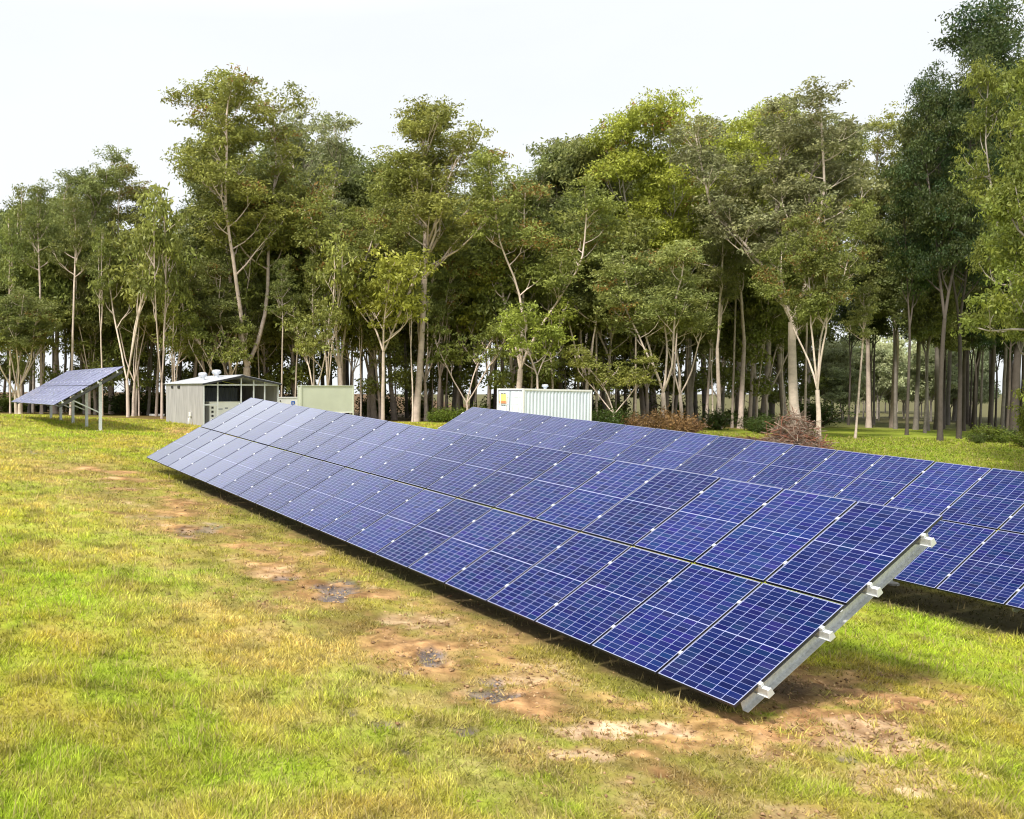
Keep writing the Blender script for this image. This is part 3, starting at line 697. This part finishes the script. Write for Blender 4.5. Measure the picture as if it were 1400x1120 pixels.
def tube_np(pts, rads, n, V, Fq, C, col):
    m = len(pts); base = sum(len(v) for v in V)
    t = np.gradient(pts, axis=0); t /= np.linalg.norm(t, axis=1)[:, None] + 1e-9
    ref = np.array([.31, .93, .2]); a = np.cross(t, ref); a /= np.linalg.norm(a, axis=1)[:, None] + 1e-9; c = np.cross(t, a)
    th = np.arange(n) * 2 * math.pi / n
    P = pts[:, None] + rads[:, None, None] * (np.cos(th)[None, :, None] * a[:, None] + np.sin(th)[None, :, None] * c[:, None])
    V.append(P.reshape(-1, 3)); i = np.arange(m - 1)[:, None] * n + np.arange(n)[None]; j = np.arange(m - 1)[:, None] * n + (np.arange(n)[None] + 1) % n
    Fq.append((np.stack([i, j, j + n, i + n], -1) + base).reshape(-1, 4)); C.append(np.repeat(col, n, axis=0))

PALE, GREY, DARKB = (np.array([.60, .49, .41]), np.array([.32, .28, .24]), np.array([.085, .070, .058]))  # DARKB has the shade of the right grove put into the bark colour
def make_tree(seed, H, fork=.35, limbs=3, spread=4.0, clear=.42, nsec=9, r0=.26, clump=(.9, 1.5), leaves=300, leafsize=.20,
              bark=PALE, green=(.075, .105, .020), tip=None, tipf=0.0, flat=.72, tilt=.34, droop=0.0, low=None, wob=.22):
    r = np.random.default_rng(seed)
    V, Fq, C = [], [], []; cl = []                     # cl: clump centre, radius
    def add(pts, ra, rb, n, fade=0):
        m = len(pts); rad = np.linspace(ra, rb, m)
        tt = pts[:, 2] / H; k = np.clip(tt * 1.1 + fade, 0, 1)[:, None]
        base = bark * (1 + .12 * k)
        tube_np(pts, rad, n, V, Fq, C, base * r.uniform(.9, 1.1, (m, 1)))
    def tw(pt, d, L, rad, lvl):
        pts, e = curve(pt, d, L, 4, .8, .28, r); add(pts, rad, max(.008, rad * .3), 4, .2)
        cl.append((pts[-1], r.uniform(*clump))) 
        if lvl and L > 1.0:
            for s in range(2):
                k = r.integers(1, 4); a = r.normal(0, 1, 3); a[2] = abs(a[2]) * .5
                tw(pts[k], norm(e + a * .9), L * r.uniform(.4, .65), rad * .5, lvl - 1)
    # trunk
    h = H * fork
    tp, d = curve(np.zeros(3) - [0, 0, .3], np.array([r.normal(0, .02), r.normal(0, .02), 1]), h + .3, 7, .3, min(.07, wob * .5), r)
    rr = np.linspace(r0, r0 * .72, len(tp)); rr[0] *= 1.45; rr[1] *= 1.06
    tube_np(tp, rr, 9, V, Fq, C, np.array([bark * r.uniform(.85, 1.05) for _ in tp]))
    a0 = r.uniform(0, 6.28)
    for i in range(limbs):
        a = a0 + i * 2 * math.pi / limbs + r.normal(0, .35)
        t = tilt * r.uniform(.55, 1.25) if limbs > 1 else .05
        dd = np.array([math.cos(a) * math.sin(t), math.sin(a) * math.sin(t), math.cos(t)])
        Ln = (H * .95 - h) * r.uniform(.82, 1.02) / (1 if limbs == 1 else math.cos(t) * .55 + .45)
        lp, e = curve(tp[-1], dd, Ln, 10, .55 if limbs > 1 else .1, wob, r)
        # keep inside the spread
        off = np.hypot(lp[:, 0], lp[:, 1]); sc = np.minimum(1, spread * .75 / np.maximum(off, .1)); lp[:, :2] *= (.25 + .75 * sc)[:, None]
        ra = r0 * .72 / math.sqrt(limbs) * 1.12; add(lp, ra, .03, 7)
        cl.append((lp[-1], clump[1])); cl.append((lp[-2] + r.normal(0, .3, 3), clump[0]))
        for s in range(nsec):
            f = (clear - fork) / (1 - fork) if clear > fork else .1
            q = f + (1 - f) * (s + r.uniform(0, .9)) / nsec; q = min(q, .97)
            k = q * 10; i0 = int(k); pt = lp[i0] + (lp[min(i0 + 1, 10)] - lp[i0]) * (k - i0)
            a2 = r.uniform(0, 6.28); out = np.array([math.cos(a2), math.sin(a2), r.uniform(.2, 1.3) - droop])
            Lb = spread * r.uniform(.35, .75) * (1.15 - .65 * q) * (1.0 if limbs > 1 else 1.5)
            tw(pt, out, Lb, ra * (1.05 - q) * .5 + .02, 2)
    if low:                                            # low side branches down the trunk
        for s in range(low):
            k = r.integers(3, 7); a2 = r.uniform(0, 6.28)
            tw(tp[k], np.array([math.cos(a2), math.sin(a2), .35]), spread * r.uniform(.3, .6), r0 * .2, 1)
    V = np.concatenate(V); Fq = np.concatenate(Fq); C = np.concatenate(C)
    trunk = mesh_np('trunk', V, Fq, M['bark'], C, smooth=True)
    # crown: leaves in flattened umbrella-shaped clumps
    P, A, W_, CC = [], [], [], []
    green = np.array(green)
    for c, rad in cl:
        n = int(leaves * (rad / 1.2) ** 2 * r.uniform(.6, 1.25))
        d = r.normal(0, 1, (n, 3)); d /= np.linalg.norm(d, axis=1)[:, None]
        rho = r.random(n) ** .45 * rad
        q = d * rho[:, None]; q[:, 2] *= flat * r.uniform(.8, 1.25); q[:, 2] = np.where(q[:, 2] < 0, q[:, 2] * .45, q[:, 2])
        # sub-tufts give a ragged edge
        nt = max(4, n // 22); tc = q[r.integers(0, n, nt)]; q = tc[r.integers(0, nt, n)] + r.normal(0, .17 * rad, (n, 3)) * [1, 1, .55]
        P.append(c + q)
        ax = d * .5 + r.normal(0, .7, (n, 3)); ax[:, 2] -= .55; A.append(ax)
        bright = r.uniform(.75, 1.3); yel = r.uniform(-.02, .03)
        g = green * bright * (1 + .35 * (q[:, 2:3] / (rad * flat + .01) * 0))
        g = g * r.uniform(.7, 1.35, (n, 1)) + np.array([yel, yel * .6, 0])
        if tip is not None and r.random() < tipf and c[2] > H * .6:
            k = r.random(n) < .55; g[k] = np.array(tip) * r.uniform(.6, 1.2, (k.sum(), 1))
        CC.append(np.clip(g, .004, 1))
    P = np.concatenate(P); A = np.concatenate(A); CC = np.concatenate(CC); n = len(P)
    A /= np.linalg.norm(A, axis=1)[:, None] + 1e-9
    B = np.cross(A, r.normal(0, 1, (n, 3))); B /= np.linalg.norm(B, axis=1)[:, None] + 1e-9
    L = (leafsize * r.uniform(.65, 1.3, n))[:, None]; wd = L * r.uniform(.16, .24, n)[:, None]
    Q = np.stack([P, P + A * L * .45 + B * wd, P + A * L, P + A * L * .45 - B * wd], 1).reshape(-1, 3)
    crown = mesh_np('crown', Q, np.arange(4 * n).reshape(-1, 4), M['leaf'], CC, per='FACE')
    return trunk, crown, H, n

G1, G2, G3, G4 = (.250, .270, .062), (.215, .240, .070), (.320, .350, .055), (.245, .255, .115)
RED = (.30, .17, .045)
SM = (.75, 1.2)
PROTO = {
 'tall':    make_tree(1, 24, .15, 3, 5.4, .44, 16, .24, tilt=.22, green=G1, tip=RED, tipf=.08, clump=SM, leaves=300),
 'tallb':   make_tree(2, 23, .30, 2, 4.6, .44, 17, .20, tilt=.18, green=G2, clump=SM, leaves=300, bark=PALE * .85),
 'tallc':   make_tree(21, 24, .40, 2, 4.2, .55, 15, .22, tilt=.20, green=G1, tip=RED, tipf=.05, clump=SM, leaves=310, bark=PALE * .8),
 'spire':   make_tree(3, 23, .44, 1, 4.6, .46, 30, .19, wob=.03, green=G1, leaves=310, clump=SM, bark=PALE * .95),
 'fork':    make_tree(4, 17, .22, 4, 4.2, .52, 10, .19, green=G1, tip=RED, tipf=.20, tilt=.30, clump=SM, leaves=310),
 'forkb':   make_tree(5, 15, .20, 4, 3.8, .50, 10, .16, green=G2, tip=RED, tipf=.06, tilt=.36, clump=SM, leaves=310),
 'small':   make_tree(6, 9, .38, 3, 2.8, .44, 9, .09, green=G3, clump=(.6, 1.0), leaves=220, leafsize=.22, tilt=.4),
 'smallb':  make_tree(7, 8, .16, 3, 2.6, .44, 8, .09, green=G1, clump=(.6, .95), leaves=210, leafsize=.22, tilt=.42, bark=PALE),
 'sparse':  make_tree(8, 24, .30, 4, 4.8, .42, 15, .21, green=G4, clump=(.6, 1.05), leaves=260, tilt=.27, bark=PALE * .85),
 'broad':   make_tree(9, 23, .26, 4, 6.2, .38, 16, .24, green=G3, tip=RED, tipf=.06, clump=(.8, 1.3), leaves=320, tilt=.42, bark=GREY),
 'dark':    make_tree(10, 24, .30, 2, 4.2, .30, 16, .20, green=(.050, .075, .020), clump=(1.0, 1.5), leaves=300, bark=DARKB, tilt=.2),
 'darkb':   make_tree(11, 21, .34, 2, 4.0, .34, 13, .14, green=(.060, .085, .022), clump=(1.0, 1.5), leaves=280, bark=DARKB * 1.25, tilt=.2),
 'back':    make_tree(12, 20, .44, 2, 4.8, .40, 14, .15, wob=.12, green=(.165, .190, .055), clump=(1.0, 1.65), leaves=230, leafsize=.27, bark=GREY * .62, tilt=.24),
 'backb':   make_tree(13, 18, .40, 2, 4.8, .36, 14, .14, wob=.12, green=(.175, .200, .058), clump=(1.0, 1.65), leaves=230, leafsize=.27, bark=GREY * .85, tilt=.28),
 'fill':    make_tree(18, 11, .34, 3, 3.8, .38, 9, .11, green=(.190, .215, .050), clump=(.9, 1.4), leaves=220, leafsize=.25, bark=PALE * .75, low=3),
 'pole':    make_tree(14, 19, .55, 1, 2.4, .62, 15, .115, wob=.05, green=(.180, .205, .055), clump=(.7, 1.15), leaves=200, bark=PALE * .9),
 'poleb':   make_tree(24, 16, .42, 2, 2.4, .56, 10, .10, wob=.12, green=(.200, .225, .055), clump=(.7, 1.1), leaves=200, bark=PALE, tilt=.14),
 'far':     make_tree(15, 13, .22, 3, 5.0, .24, 9, .15, green=(.42, .46, .26), clump=(1.0, 1.6), leaves=110, leafsize=.42, bark=GREY),  # leaf colour lightened to stand for distance haze
 'near':    make_tree(16, 19, .20, 3, 4.2, .14, 20, .22, green=(.165, .200, .036), clump=(.7, 1.15), leaves=420, leafsize=.19, bark=GREY, droop=.5, low=6, flat=.85),
}
print('leaves per kind', {k: v[3] for k, v in PROTO.items()})
NAME = 'gum_tree'
def tree(kind, px, top, d, label, group=None, wid=1.0, rot=None, lean=0.0, name=NAME, base_dz=0.0):
    """a tree whose trunk stands at photo column px, depth d and whose crown reaches photo row top"""
    tr, cr, H, _ = PROTO[kind]
    g = on_ground(px, d); z1 = at(px, top, d).z
    s = (z1 - g.z) / (H * .965)
    r = empty(name, g, rot if rot is not None else random.uniform(0, 6.28))
    r.rotation_euler[1] = lean
    sw = (s * .5 + .5) * wid * (1.22 if kind not in ('pole', 'poleb', 'dark', 'darkb', 'near', 'far') else 1.0)
    r.scale = (sw, sw, s)
    tag(r, label, 'tree', group)
    link('trunk', tr, r); link('crown', cr, r)
    return r

FRONT = [
 # kind, px, top row, depth, width, rot, label
 ('tallb', 74, 208, 76, 1.0, 0.4, 'tall gum tree rising behind the small distant array, its tip reddish'),
 ('tall', 152, 232, 82, .95, 1.9, 'gum tree with broad pointed crown between the distant array and the shed'),
 ('smallb', 22, 400, 70, 1.15, .3, 'small pale branched gum tree at the far left edge of the forest'),
 ('forkb', 182, 345, 72, .8, 2.2, 'short gum with twin bent trunks just left of the shed'),
 ('smallb', 238, 400, 71, 1.0, 4.2, 'slim crooked pale trunk standing right beside the shed wall'),
 ('tall', 336, 112, 70, 1.25, 5.9, 'tallest gum of the left half, pale forked trunk rising behind the shed roof'),
 ('sparse', 425, 132, 84, .95, 1.0, 'tall open crowned gum with sky showing through, right of the shed tree'),
 ('fork', 466, 258, 70, 1.1, .9, 'gum with a fan of pinkish stems behind the green panel'),
 ('smallb', 430, 400, 66, .9, 1.4, 'thin wavy stemmed gum sapling behind the white box'),
 ('spire', 568, 164, 69, 1.15, .2, 'straight single stemmed tall gum right of the green panel'),
 ('small', 523, 335, 67, 1.1, 2.8, 'small bright green gum between the green panel and the straight stemmed gum'),
 ('tallb', 632, 200, 84, .9, 4.4, 'gum with rusty crown tip behind the straight stemmed one'),
 ('fork', 708, 250, 67, 1.1, 5.1, 'gum with white widely forked limbs and orange tinted crown behind the container'),
 ('small', 738, 410, 63, .9, .6, 'small light green gum rising over the container roof'),
 ('sparse', 762, 172, 86, .95, 3.0, 'thin greyish crowned gum towering behind the container'),
 ('smallb', 640, 420, 68, 1.0, 5.4, 'young crooked gum between the straight stemmed gum and the container'),
 ('broad', 945, 126, 75, .95, .5, 'massive lime green crowned gum with reddish top right of the container'),
 ('forkb', 908, 340, 62, 1.1, 3.9, 'pale gum whose trunk splits into a dense fan of bare limbs, right of the container'),
 ('smallb', 838, 470, 62, 1.1, 2.0, 'low leaning scrubby tree at the right end of the container'),
 ('tallb', 1012, 190, 70, .8, 2.0, 'gum with a straight reddish brown trunk left of the brush heap'),
 ('sparse', 1092, 92, 62, 1.2, 4.9, 'very tall gum with pale tangled limbs and thick grey trunk behind the brush heap'),
 ('fork', 1120, 300, 58, .75, 1.2, 'gum with forked pinkish trunk touching the right side of the brush heap'),
 ('tallb', 1188, 158, 84, .75, 2.6, 'mixed green gum leaning over the bright gap in the forest'),
 ('tallc', 1222, 150, 86, .9, 2.0, 'leafy gum crown filling the skyline left of the tall dark gums'),
 ('back', 1252, 150, 80, .8, 4.2, 'dull green gum crown squeezed beside the tall dark gums'),
 ('dark', 1286, 62, 60, .72, 1.0, 'tall dark gum with two tiered crown at the right, shading the lawn'),
 ('dark', 1312, 90, 63, .70, 4.0, 'dark thick trunked gum standing close behind its twin on the right lawn'),
 ('darkb', 1240, 180, 66, .7, 5.0, 'dark mid height gum at the right end of the bright gap'),
 ('near', 1452, -60, 37, .85, 1.0, 'nearest leafy tree filling the right edge from lawn to sky'),
 ('near', 1412, 90, 44, .62, 3.3, 'bright leafed tree tucked behind the leafy tree on the right edge'),
 ('dark', 1385, -40, 66, 1.1, 2.2, 'tallest dark crown behind the leafy tree in the top right corner'),
 ('smallb', 298, 420, 69, .9, 2.4, 'thin pale sapling rising behind the shed roof left of the tall forked gum'),
 ('forkb', 122, 360, 74, .7, 3.4, 'half grown gum rising just above the small distant array'),
 ('tallb', 262, 262, 78, .8, 1.1, 'slender gum above the shed in front of the dark forest'),
 ('fork', 505, 300, 76, .8, 2.9, 'gum with dull trunk right behind the green panel end'),
 ('fork', 600, 320, 74, .8, 4.0, 'gum with bare pale stems just right of the straight stemmed one'),
 ('forkb', 668, 330, 72, .8, .7, 'bare stemmed gum rising behind the left end of the container'),
 ('forkb', 800, 300, 70, .9, 2.2, 'gum with thin grey fork above the right half of the container'),
 ('tallb', 985, 230, 68, .7, 5.0, 'slim grey trunk in the middle between the fan limbed gum and the brush heap'),
 ('pole', 1170, 395, 60, .8, 1.0, 'thin dark young tree standing in the bright gap'),
]
for k, px, top, d, w, rot, lab in FRONT: tree(k, px, top, d, lab, 'gum trees along the forest edge', w, rot)

# the depth of the forest: rows of similar trees behind the edge
SKY = [(-120, 300), (0, 285), (70, 260), (150, 270), (215, 300), (260, 230), (330, 190), (430, 190), (500, 225), (570, 220), (640, 240), (700, 235), (780, 225), (830, 200), (930, 170), (1010, 170), (1100, 150), (1180, 190), (1260, 190), (1330, 120), (1420, 60), (1520, 40)]
def skyline(px): return float(np.interp(px, [a for a, _ in SKY], [b for _, b in SKY]))
rr = random.Random(5)
n = 0
for row, (d0, step, up) in enumerate(((79, 40, 50), (88, 40, 40), (99, 40, 40), (114, 44, 50))):
    px = -130 + row * 13
    while px < 1530:
        q = px + rr.uniform(-13, 13)
        gap = 1108 < q < 1275
        if not gap:
            kind = rr.choice(('back', 'backb', 'tallc', 'backb', 'tallb', 'fill') if q < 1180 else ('dark', 'darkb', 'back'))
            top = skyline(q) + up * rr.uniform(.3, 1.8)
            if kind == 'fill' or (row == 3 and rr.random() < .5 and q < 1130): kind = 'fill'; top = rr.uniform(330, 440)
            tree(kind, q, top, d0 + rr.uniform(-4, 4), 'shaded gum tree standing deep inside the dense forest', 'gum trees filling the depth of the forest', rr.uniform(.85, 1.15))
            n += 1
        px += step
# leafy low crowns hanging in front of the dark interior
for i in range(22):
    q = -30 + i * 50 + rr.uniform(-18, 18)
    if 250 < q < 300: continue
    tree(rr.choice(('fill', 'small', 'fill', 'forkb')), q, rr.uniform(320, 420), rr.uniform(70, 76), 'low leafy young gum at the shaded foot of the forest edge', 'low young gums along the forest foot', rr.uniform(.8, 1.1)); n += 1
# slender understorey stems
for i in range(50):
    q = -40 + i * 23.2 + rr.uniform(-8, 8)
    tree(rr.choice(('pole', 'poleb', 'poleb', 'pole', 'smallb')), q, rr.uniform(250, 420), rr.uniform(67, 80), 'slender young gum stem in the shade under the forest edge', 'young stems under the forest edge', rr.uniform(.7, 1.0)); n += 1
# dark right-hand grove with open lawn beneath
for i in range(20):
    q = rr.uniform(1160, 1420)
    tree(rr.choice(('darkb', 'darkb', 'back')), q, rr.uniform(300, 400), rr.uniform(66, 98), 'dark slim trunked tree in the grove on the right lawn', 'slim trees in the right hand grove', rr.uniform(.6, .85)); n += 1
# sunlit tree rows far beyond the gap
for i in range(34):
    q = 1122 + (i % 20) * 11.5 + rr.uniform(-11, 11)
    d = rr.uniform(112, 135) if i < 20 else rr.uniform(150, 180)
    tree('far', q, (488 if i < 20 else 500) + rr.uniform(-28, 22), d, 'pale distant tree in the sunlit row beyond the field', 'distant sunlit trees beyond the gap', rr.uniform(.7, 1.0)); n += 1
print('trees', n + len(FRONT))

# shrubs at the forest edge
def shrub_mesh(seed, col, R=1.0, H=1.1, stems=22, leaves=90, leafsize=.13):
    r = np.random.default_rng(seed); V, Fq, C = [], [], []; P = []
    for i in range(stems):
        a = r.uniform(0, 6.28); t = r.uniform(.1, .9)
        pts, e = curve(np.array([r.normal(0, .12), r.normal(0, .12), -.05]), np.array([math.cos(a) * t, math.sin(a) * t, 1]), H * r.uniform(.6, 1.15), 5, -.1, .35, r)
        tube_np(pts, np.linspace(.018, .005, 6), 4, V, Fq, C, np.tile(np.array([.16, .10, .06]), (6, 1)))
        P.append(pts[r.integers(2, 6, leaves)] + r.normal(0, .14 * R, (leaves, 3)))
    st = mesh_np('stem', np.concatenate(V), np.concatenate(Fq), M['bark'], np.concatenate(C))
    P = np.concatenate(P); n = len(P); A = r.normal(0, 1, (n, 3)); A /= np.linalg.norm(A, axis=1)[:, None]
    B = np.cross(A, r.normal(0, 1, (n, 3))); B /= np.linalg.norm(B, axis=1)[:, None]
    L = (leafsize * r.uniform(.6, 1.3, n))[:, None]
    Q = np.stack([P, P + A * L * .45 + B * L * .2, P + A * L, P + A * L * .45 - B * L * .2], 1).reshape(-1, 3)
    cc = np.array(col) * r.uniform(.6, 1.4, (n, 1))
    return st, mesh_np('foliage', Q, np.arange(4 * n).reshape(-1, 4), M['leaf'], cc, per='FACE')
SH = {'rust': shrub_mesh(1, (.23, .14, .055), stems=30, leaves=45), 'green': shrub_mesh(2, (.07, .10, .02)), 'lime': shrub_mesh(3, (.12, .16, .02))}
def shrub(kind, px, d, s, label, group=None):
    r = empty('shrub', on_ground(px, d), rr.uniform(0, 6.28)); r.scale = (s, s, s * rr.uniform(.7, .9)); tag(r, label, 'shrub', group)
    link('stem', SH[kind][0], r); link('foliage', SH[kind][1], r)
for px, d, s in ((872, 60, 1.1), (890, 58, 1.3), (926, 57, 1.3), (944, 58, 1.1), (902, 62, 1.5)):
    shrub('rust', px, d, s, 'rusty brown dry shrub at the foot of the fan limbed gum', 'rusty shrubs right of the container')
for px, d, s in ((826, 61, 1.4), (845, 63, 1.6), (1040, 62, 1.2), (1054, 64, 1.4), (1028, 66, 1.2), (980, 66, 1.5), (815, 66, 1.6)):
    shrub('green', px, d, s, 'dark green shrub in the shade between container and brush heap', 'green shrubs at the forest edge')
for px, d, s in ((618, 66, 1.3), (604, 68, 1.2), (650, 70, 1.3), (596, 66, .9), (665, 68, 1.2)):
    shrub('lime', px, d, s, 'low light green shrub on the grass left of the container', 'low shrubs left of the container')
for i in range(56):
    q = rr.uniform(-40, 1120)
    shrub(rr.choice(('green', 'green', 'lime')), q, rr.uniform(78, 112), rr.uniform(1.4, 2.9), 'undergrowth shrub in the dark between the forest trunks', 'undergrowth inside the forest')
for i in range(8):
    shrub(rr.choice(('green', 'lime')), rr.uniform(1330, 1410), rr.uniform(56, 66), rr.uniform(.7, 1.3), 'low bush under the leafy tree on the right edge', 'low bushes under the right edge tree')

# brush heap
def brush():
    p = on_ground(1086, 50.5); r = random.Random(3)
    root = empty('brush_heap', p); tag(root, 'heap of cut dry branches behind the second array, in front of the thick grey trunk', 'brush heap')
    b = MB()
    for i in range(800):
        a = r.uniform(0, 6.28); q = r.random() ** .6
        c = Vector((math.cos(a) * 1.55 * q, math.sin(a) * 1.3 * q, r.uniform(0, 1) * (2.15 * (1 - q ** 1.7)) + .03))
        d = Vector((r.gauss(0, 1), r.gauss(0, 1), r.gauss(0, .6))).normalized(); L = r.uniform(.25, .85)
        k = Vector((r.gauss(0, .08), r.gauss(0, .08), r.gauss(0, .08)))
        rad = r.uniform(.008, .028)
        b.tube([c - d * L, c + k, c + d * L], [rad, rad * .85, rad * .4], 4, r.choice((0, 0, 0, 1, 2, 2)), False)
    me = b.mesh('branches', [M['twig'], mat('bleached_twig', (.30, .23, .17), .9), mat('red_twig', (.24, .10, .06), .9)])
    o = link('branches', me, root); o['kind'] = 'stuff'
    # litter raked along the edge of the trees
    b = MB()
    for i in range(1500):
        q = r.uniform(940, 1120); d_ = r.uniform(49, 56); g = on_ground(q, d_)
        a = r.uniform(0, 6.28); L = r.uniform(.1, .45); dd = Vector((math.cos(a), math.sin(a), r.gauss(0, .25))) * L
        g.z += r.uniform(.02, .25) * (1 - abs(d_ - 52.5) / 3.6)
        b.tube([g - dd, g + dd], [.018, .008], 3, r.choice((0, 1)), False)
    o = link('leaf_litter', b.mesh('leaf_litter', [mat('litter_brown', (.17, .08, .05), .95), mat('litter_dark', (.09, .05, .035), .95)]))
    tag(o, 'raked reddish brown bark and leaf litter along the trees left of the brush heap', 'leaf litter', None, 'stuff')
brush()

# ------------------------------------------------------------------ light, sky, camera
sun_dir = Vector((-.50, -.55, .95)).normalized()              # towards the sun
sun = bpy.data.lights.new('sun', 'SUN'); sun.energy = 4.6; sun.angle = math.radians(8); sun.color = (1, .95, .87)
so = bpy.data.objects.new('sun', sun); COL.objects.link(so); so.rotation_euler = sun_dir.to_track_quat('Z', 'Y').to_euler()
elev = math.asin(sun_dir.z); azim = math.atan2(sun_dir.x, sun_dir.y)
W = bpy.data.worlds.new('World'); S.world = W; W.use_nodes = True; nt = W.node_tree; L = nt.links; bg = nt.nodes['Background']
sky = nt.nodes.new('ShaderNodeTexSky'); sky.sky_type = 'NISHITA'; sky.sun_disc = False; sky.sun_elevation = elev; sky.sun_rotation = azim; sky.dust_density = 3
sk = nt.nodes.new('ShaderNodeVectorMath'); sk.operation = 'SCALE'; sk.inputs['Scale'].default_value = .10; L.new(sky.outputs[0], sk.inputs[0])
tc = nt.nodes.new('ShaderNodeTexCoord'); mp = nt.nodes.new('ShaderNodeMapping'); mp.inputs['Scale'].default_value = (1, 1, 2.6)
nz = nt.nodes.new('ShaderNodeTexNoise'); nz.inputs['Scale'].default_value = 1.7; nz.inputs['Detail'].default_value = 6; nz.inputs['Roughness'].default_value = .55
L.new(tc.outputs['Generated'], mp.inputs[0]); L.new(mp.outputs[0], nz.inputs['Vector'])
# thin cloud veil: closed near the horizon, brightness added from half way up for panel reflections and ambient light, opening to blue overhead
sz = nt.nodes.new('ShaderNodeSeparateXYZ'); L.new(tc.outputs['Generated'], sz.inputs[0])
cv = nt.nodes.new('ShaderNodeValToRGB'); e = cv.color_ramp.elements; e[0].position = 0; e[0].color = (.97,) * 3 + (1,); e[1].position = 1; e[1].color = (.7,) * 3 + (1,)
q = e.new(.55); q.color = (.95,) * 3 + (1,); q = e.new(.8); q.color = (.8,) * 3 + (1,)
L.new(sz.outputs[2], cv.inputs[0])
cb = nt.nodes.new('ShaderNodeValToRGB'); e = cb.color_ramp.elements; e[0].position = 0; e[0].color = (.83, .86, .875, 1); e[1].position = 1; e[1].color = (1.0, 1.05, 1.15, 1)
for p, c in ((.38, (.81, .84, .86, 1)), (.47, (1.1, 1.13, 1.17, 1)), (.62, (1.2, 1.23, 1.28, 1)), (.8, (1.1, 1.15, 1.24, 1))):
    q = e.new(p); q.color = c
L.new(sz.outputs[2], cb.inputs[0])
mr = nt.nodes.new('ShaderNodeMapRange'); mr.inputs[1].default_value = .35; mr.inputs[2].default_value = .65; mr.inputs[3].default_value = .92; mr.inputs[4].default_value = 1.0
L.new(nz.outputs[0], mr.inputs[0])
mm = nt.nodes.new('ShaderNodeMath'); mm.operation = 'MULTIPLY'; L.new(mr.outputs[0], mm.inputs[0]); L.new(cv.outputs[0], mm.inputs[1])
mx = nt.nodes.new('ShaderNodeMix'); mx.data_type = 'RGBA'; L.new(mm.outputs[0], mx.inputs['Factor']); L.new(sk.outputs[0], mx.inputs['A']); L.new(cb.outputs[0], mx.inputs['B'])
L.new(mx.outputs['Result'], bg.inputs['Color']); bg.inputs['Strength'].default_value = 1.03

cam = bpy.data.cameras.new('camera'); cam.sensor_width = 36; cam.sensor_fit = 'HORIZONTAL'; cam.lens = 36 * F / 1400
cam.shift_x = (700 - PX) / 1400; cam.clip_start = .1; cam.clip_end = 3000
co = bpy.data.objects.new('camera', cam); COL.objects.link(co); co.location = (0, 0, CZ); co.rotation_euler = (math.pi / 2 - PITCH, 0, 0)
S.camera = co
S.view_settings.view_transform = 'Standard'; S.view_settings.look = 'None'; S.view_settings.exposure = .27; S.view_settings.gamma = 1
S.cycles.filter_width = 1.1; S.cycles.max_bounces = 6; S.cycles.diffuse_bounces = 3; S.cycles.transmission_bounces = 4; S.cycles.use_denoising = True
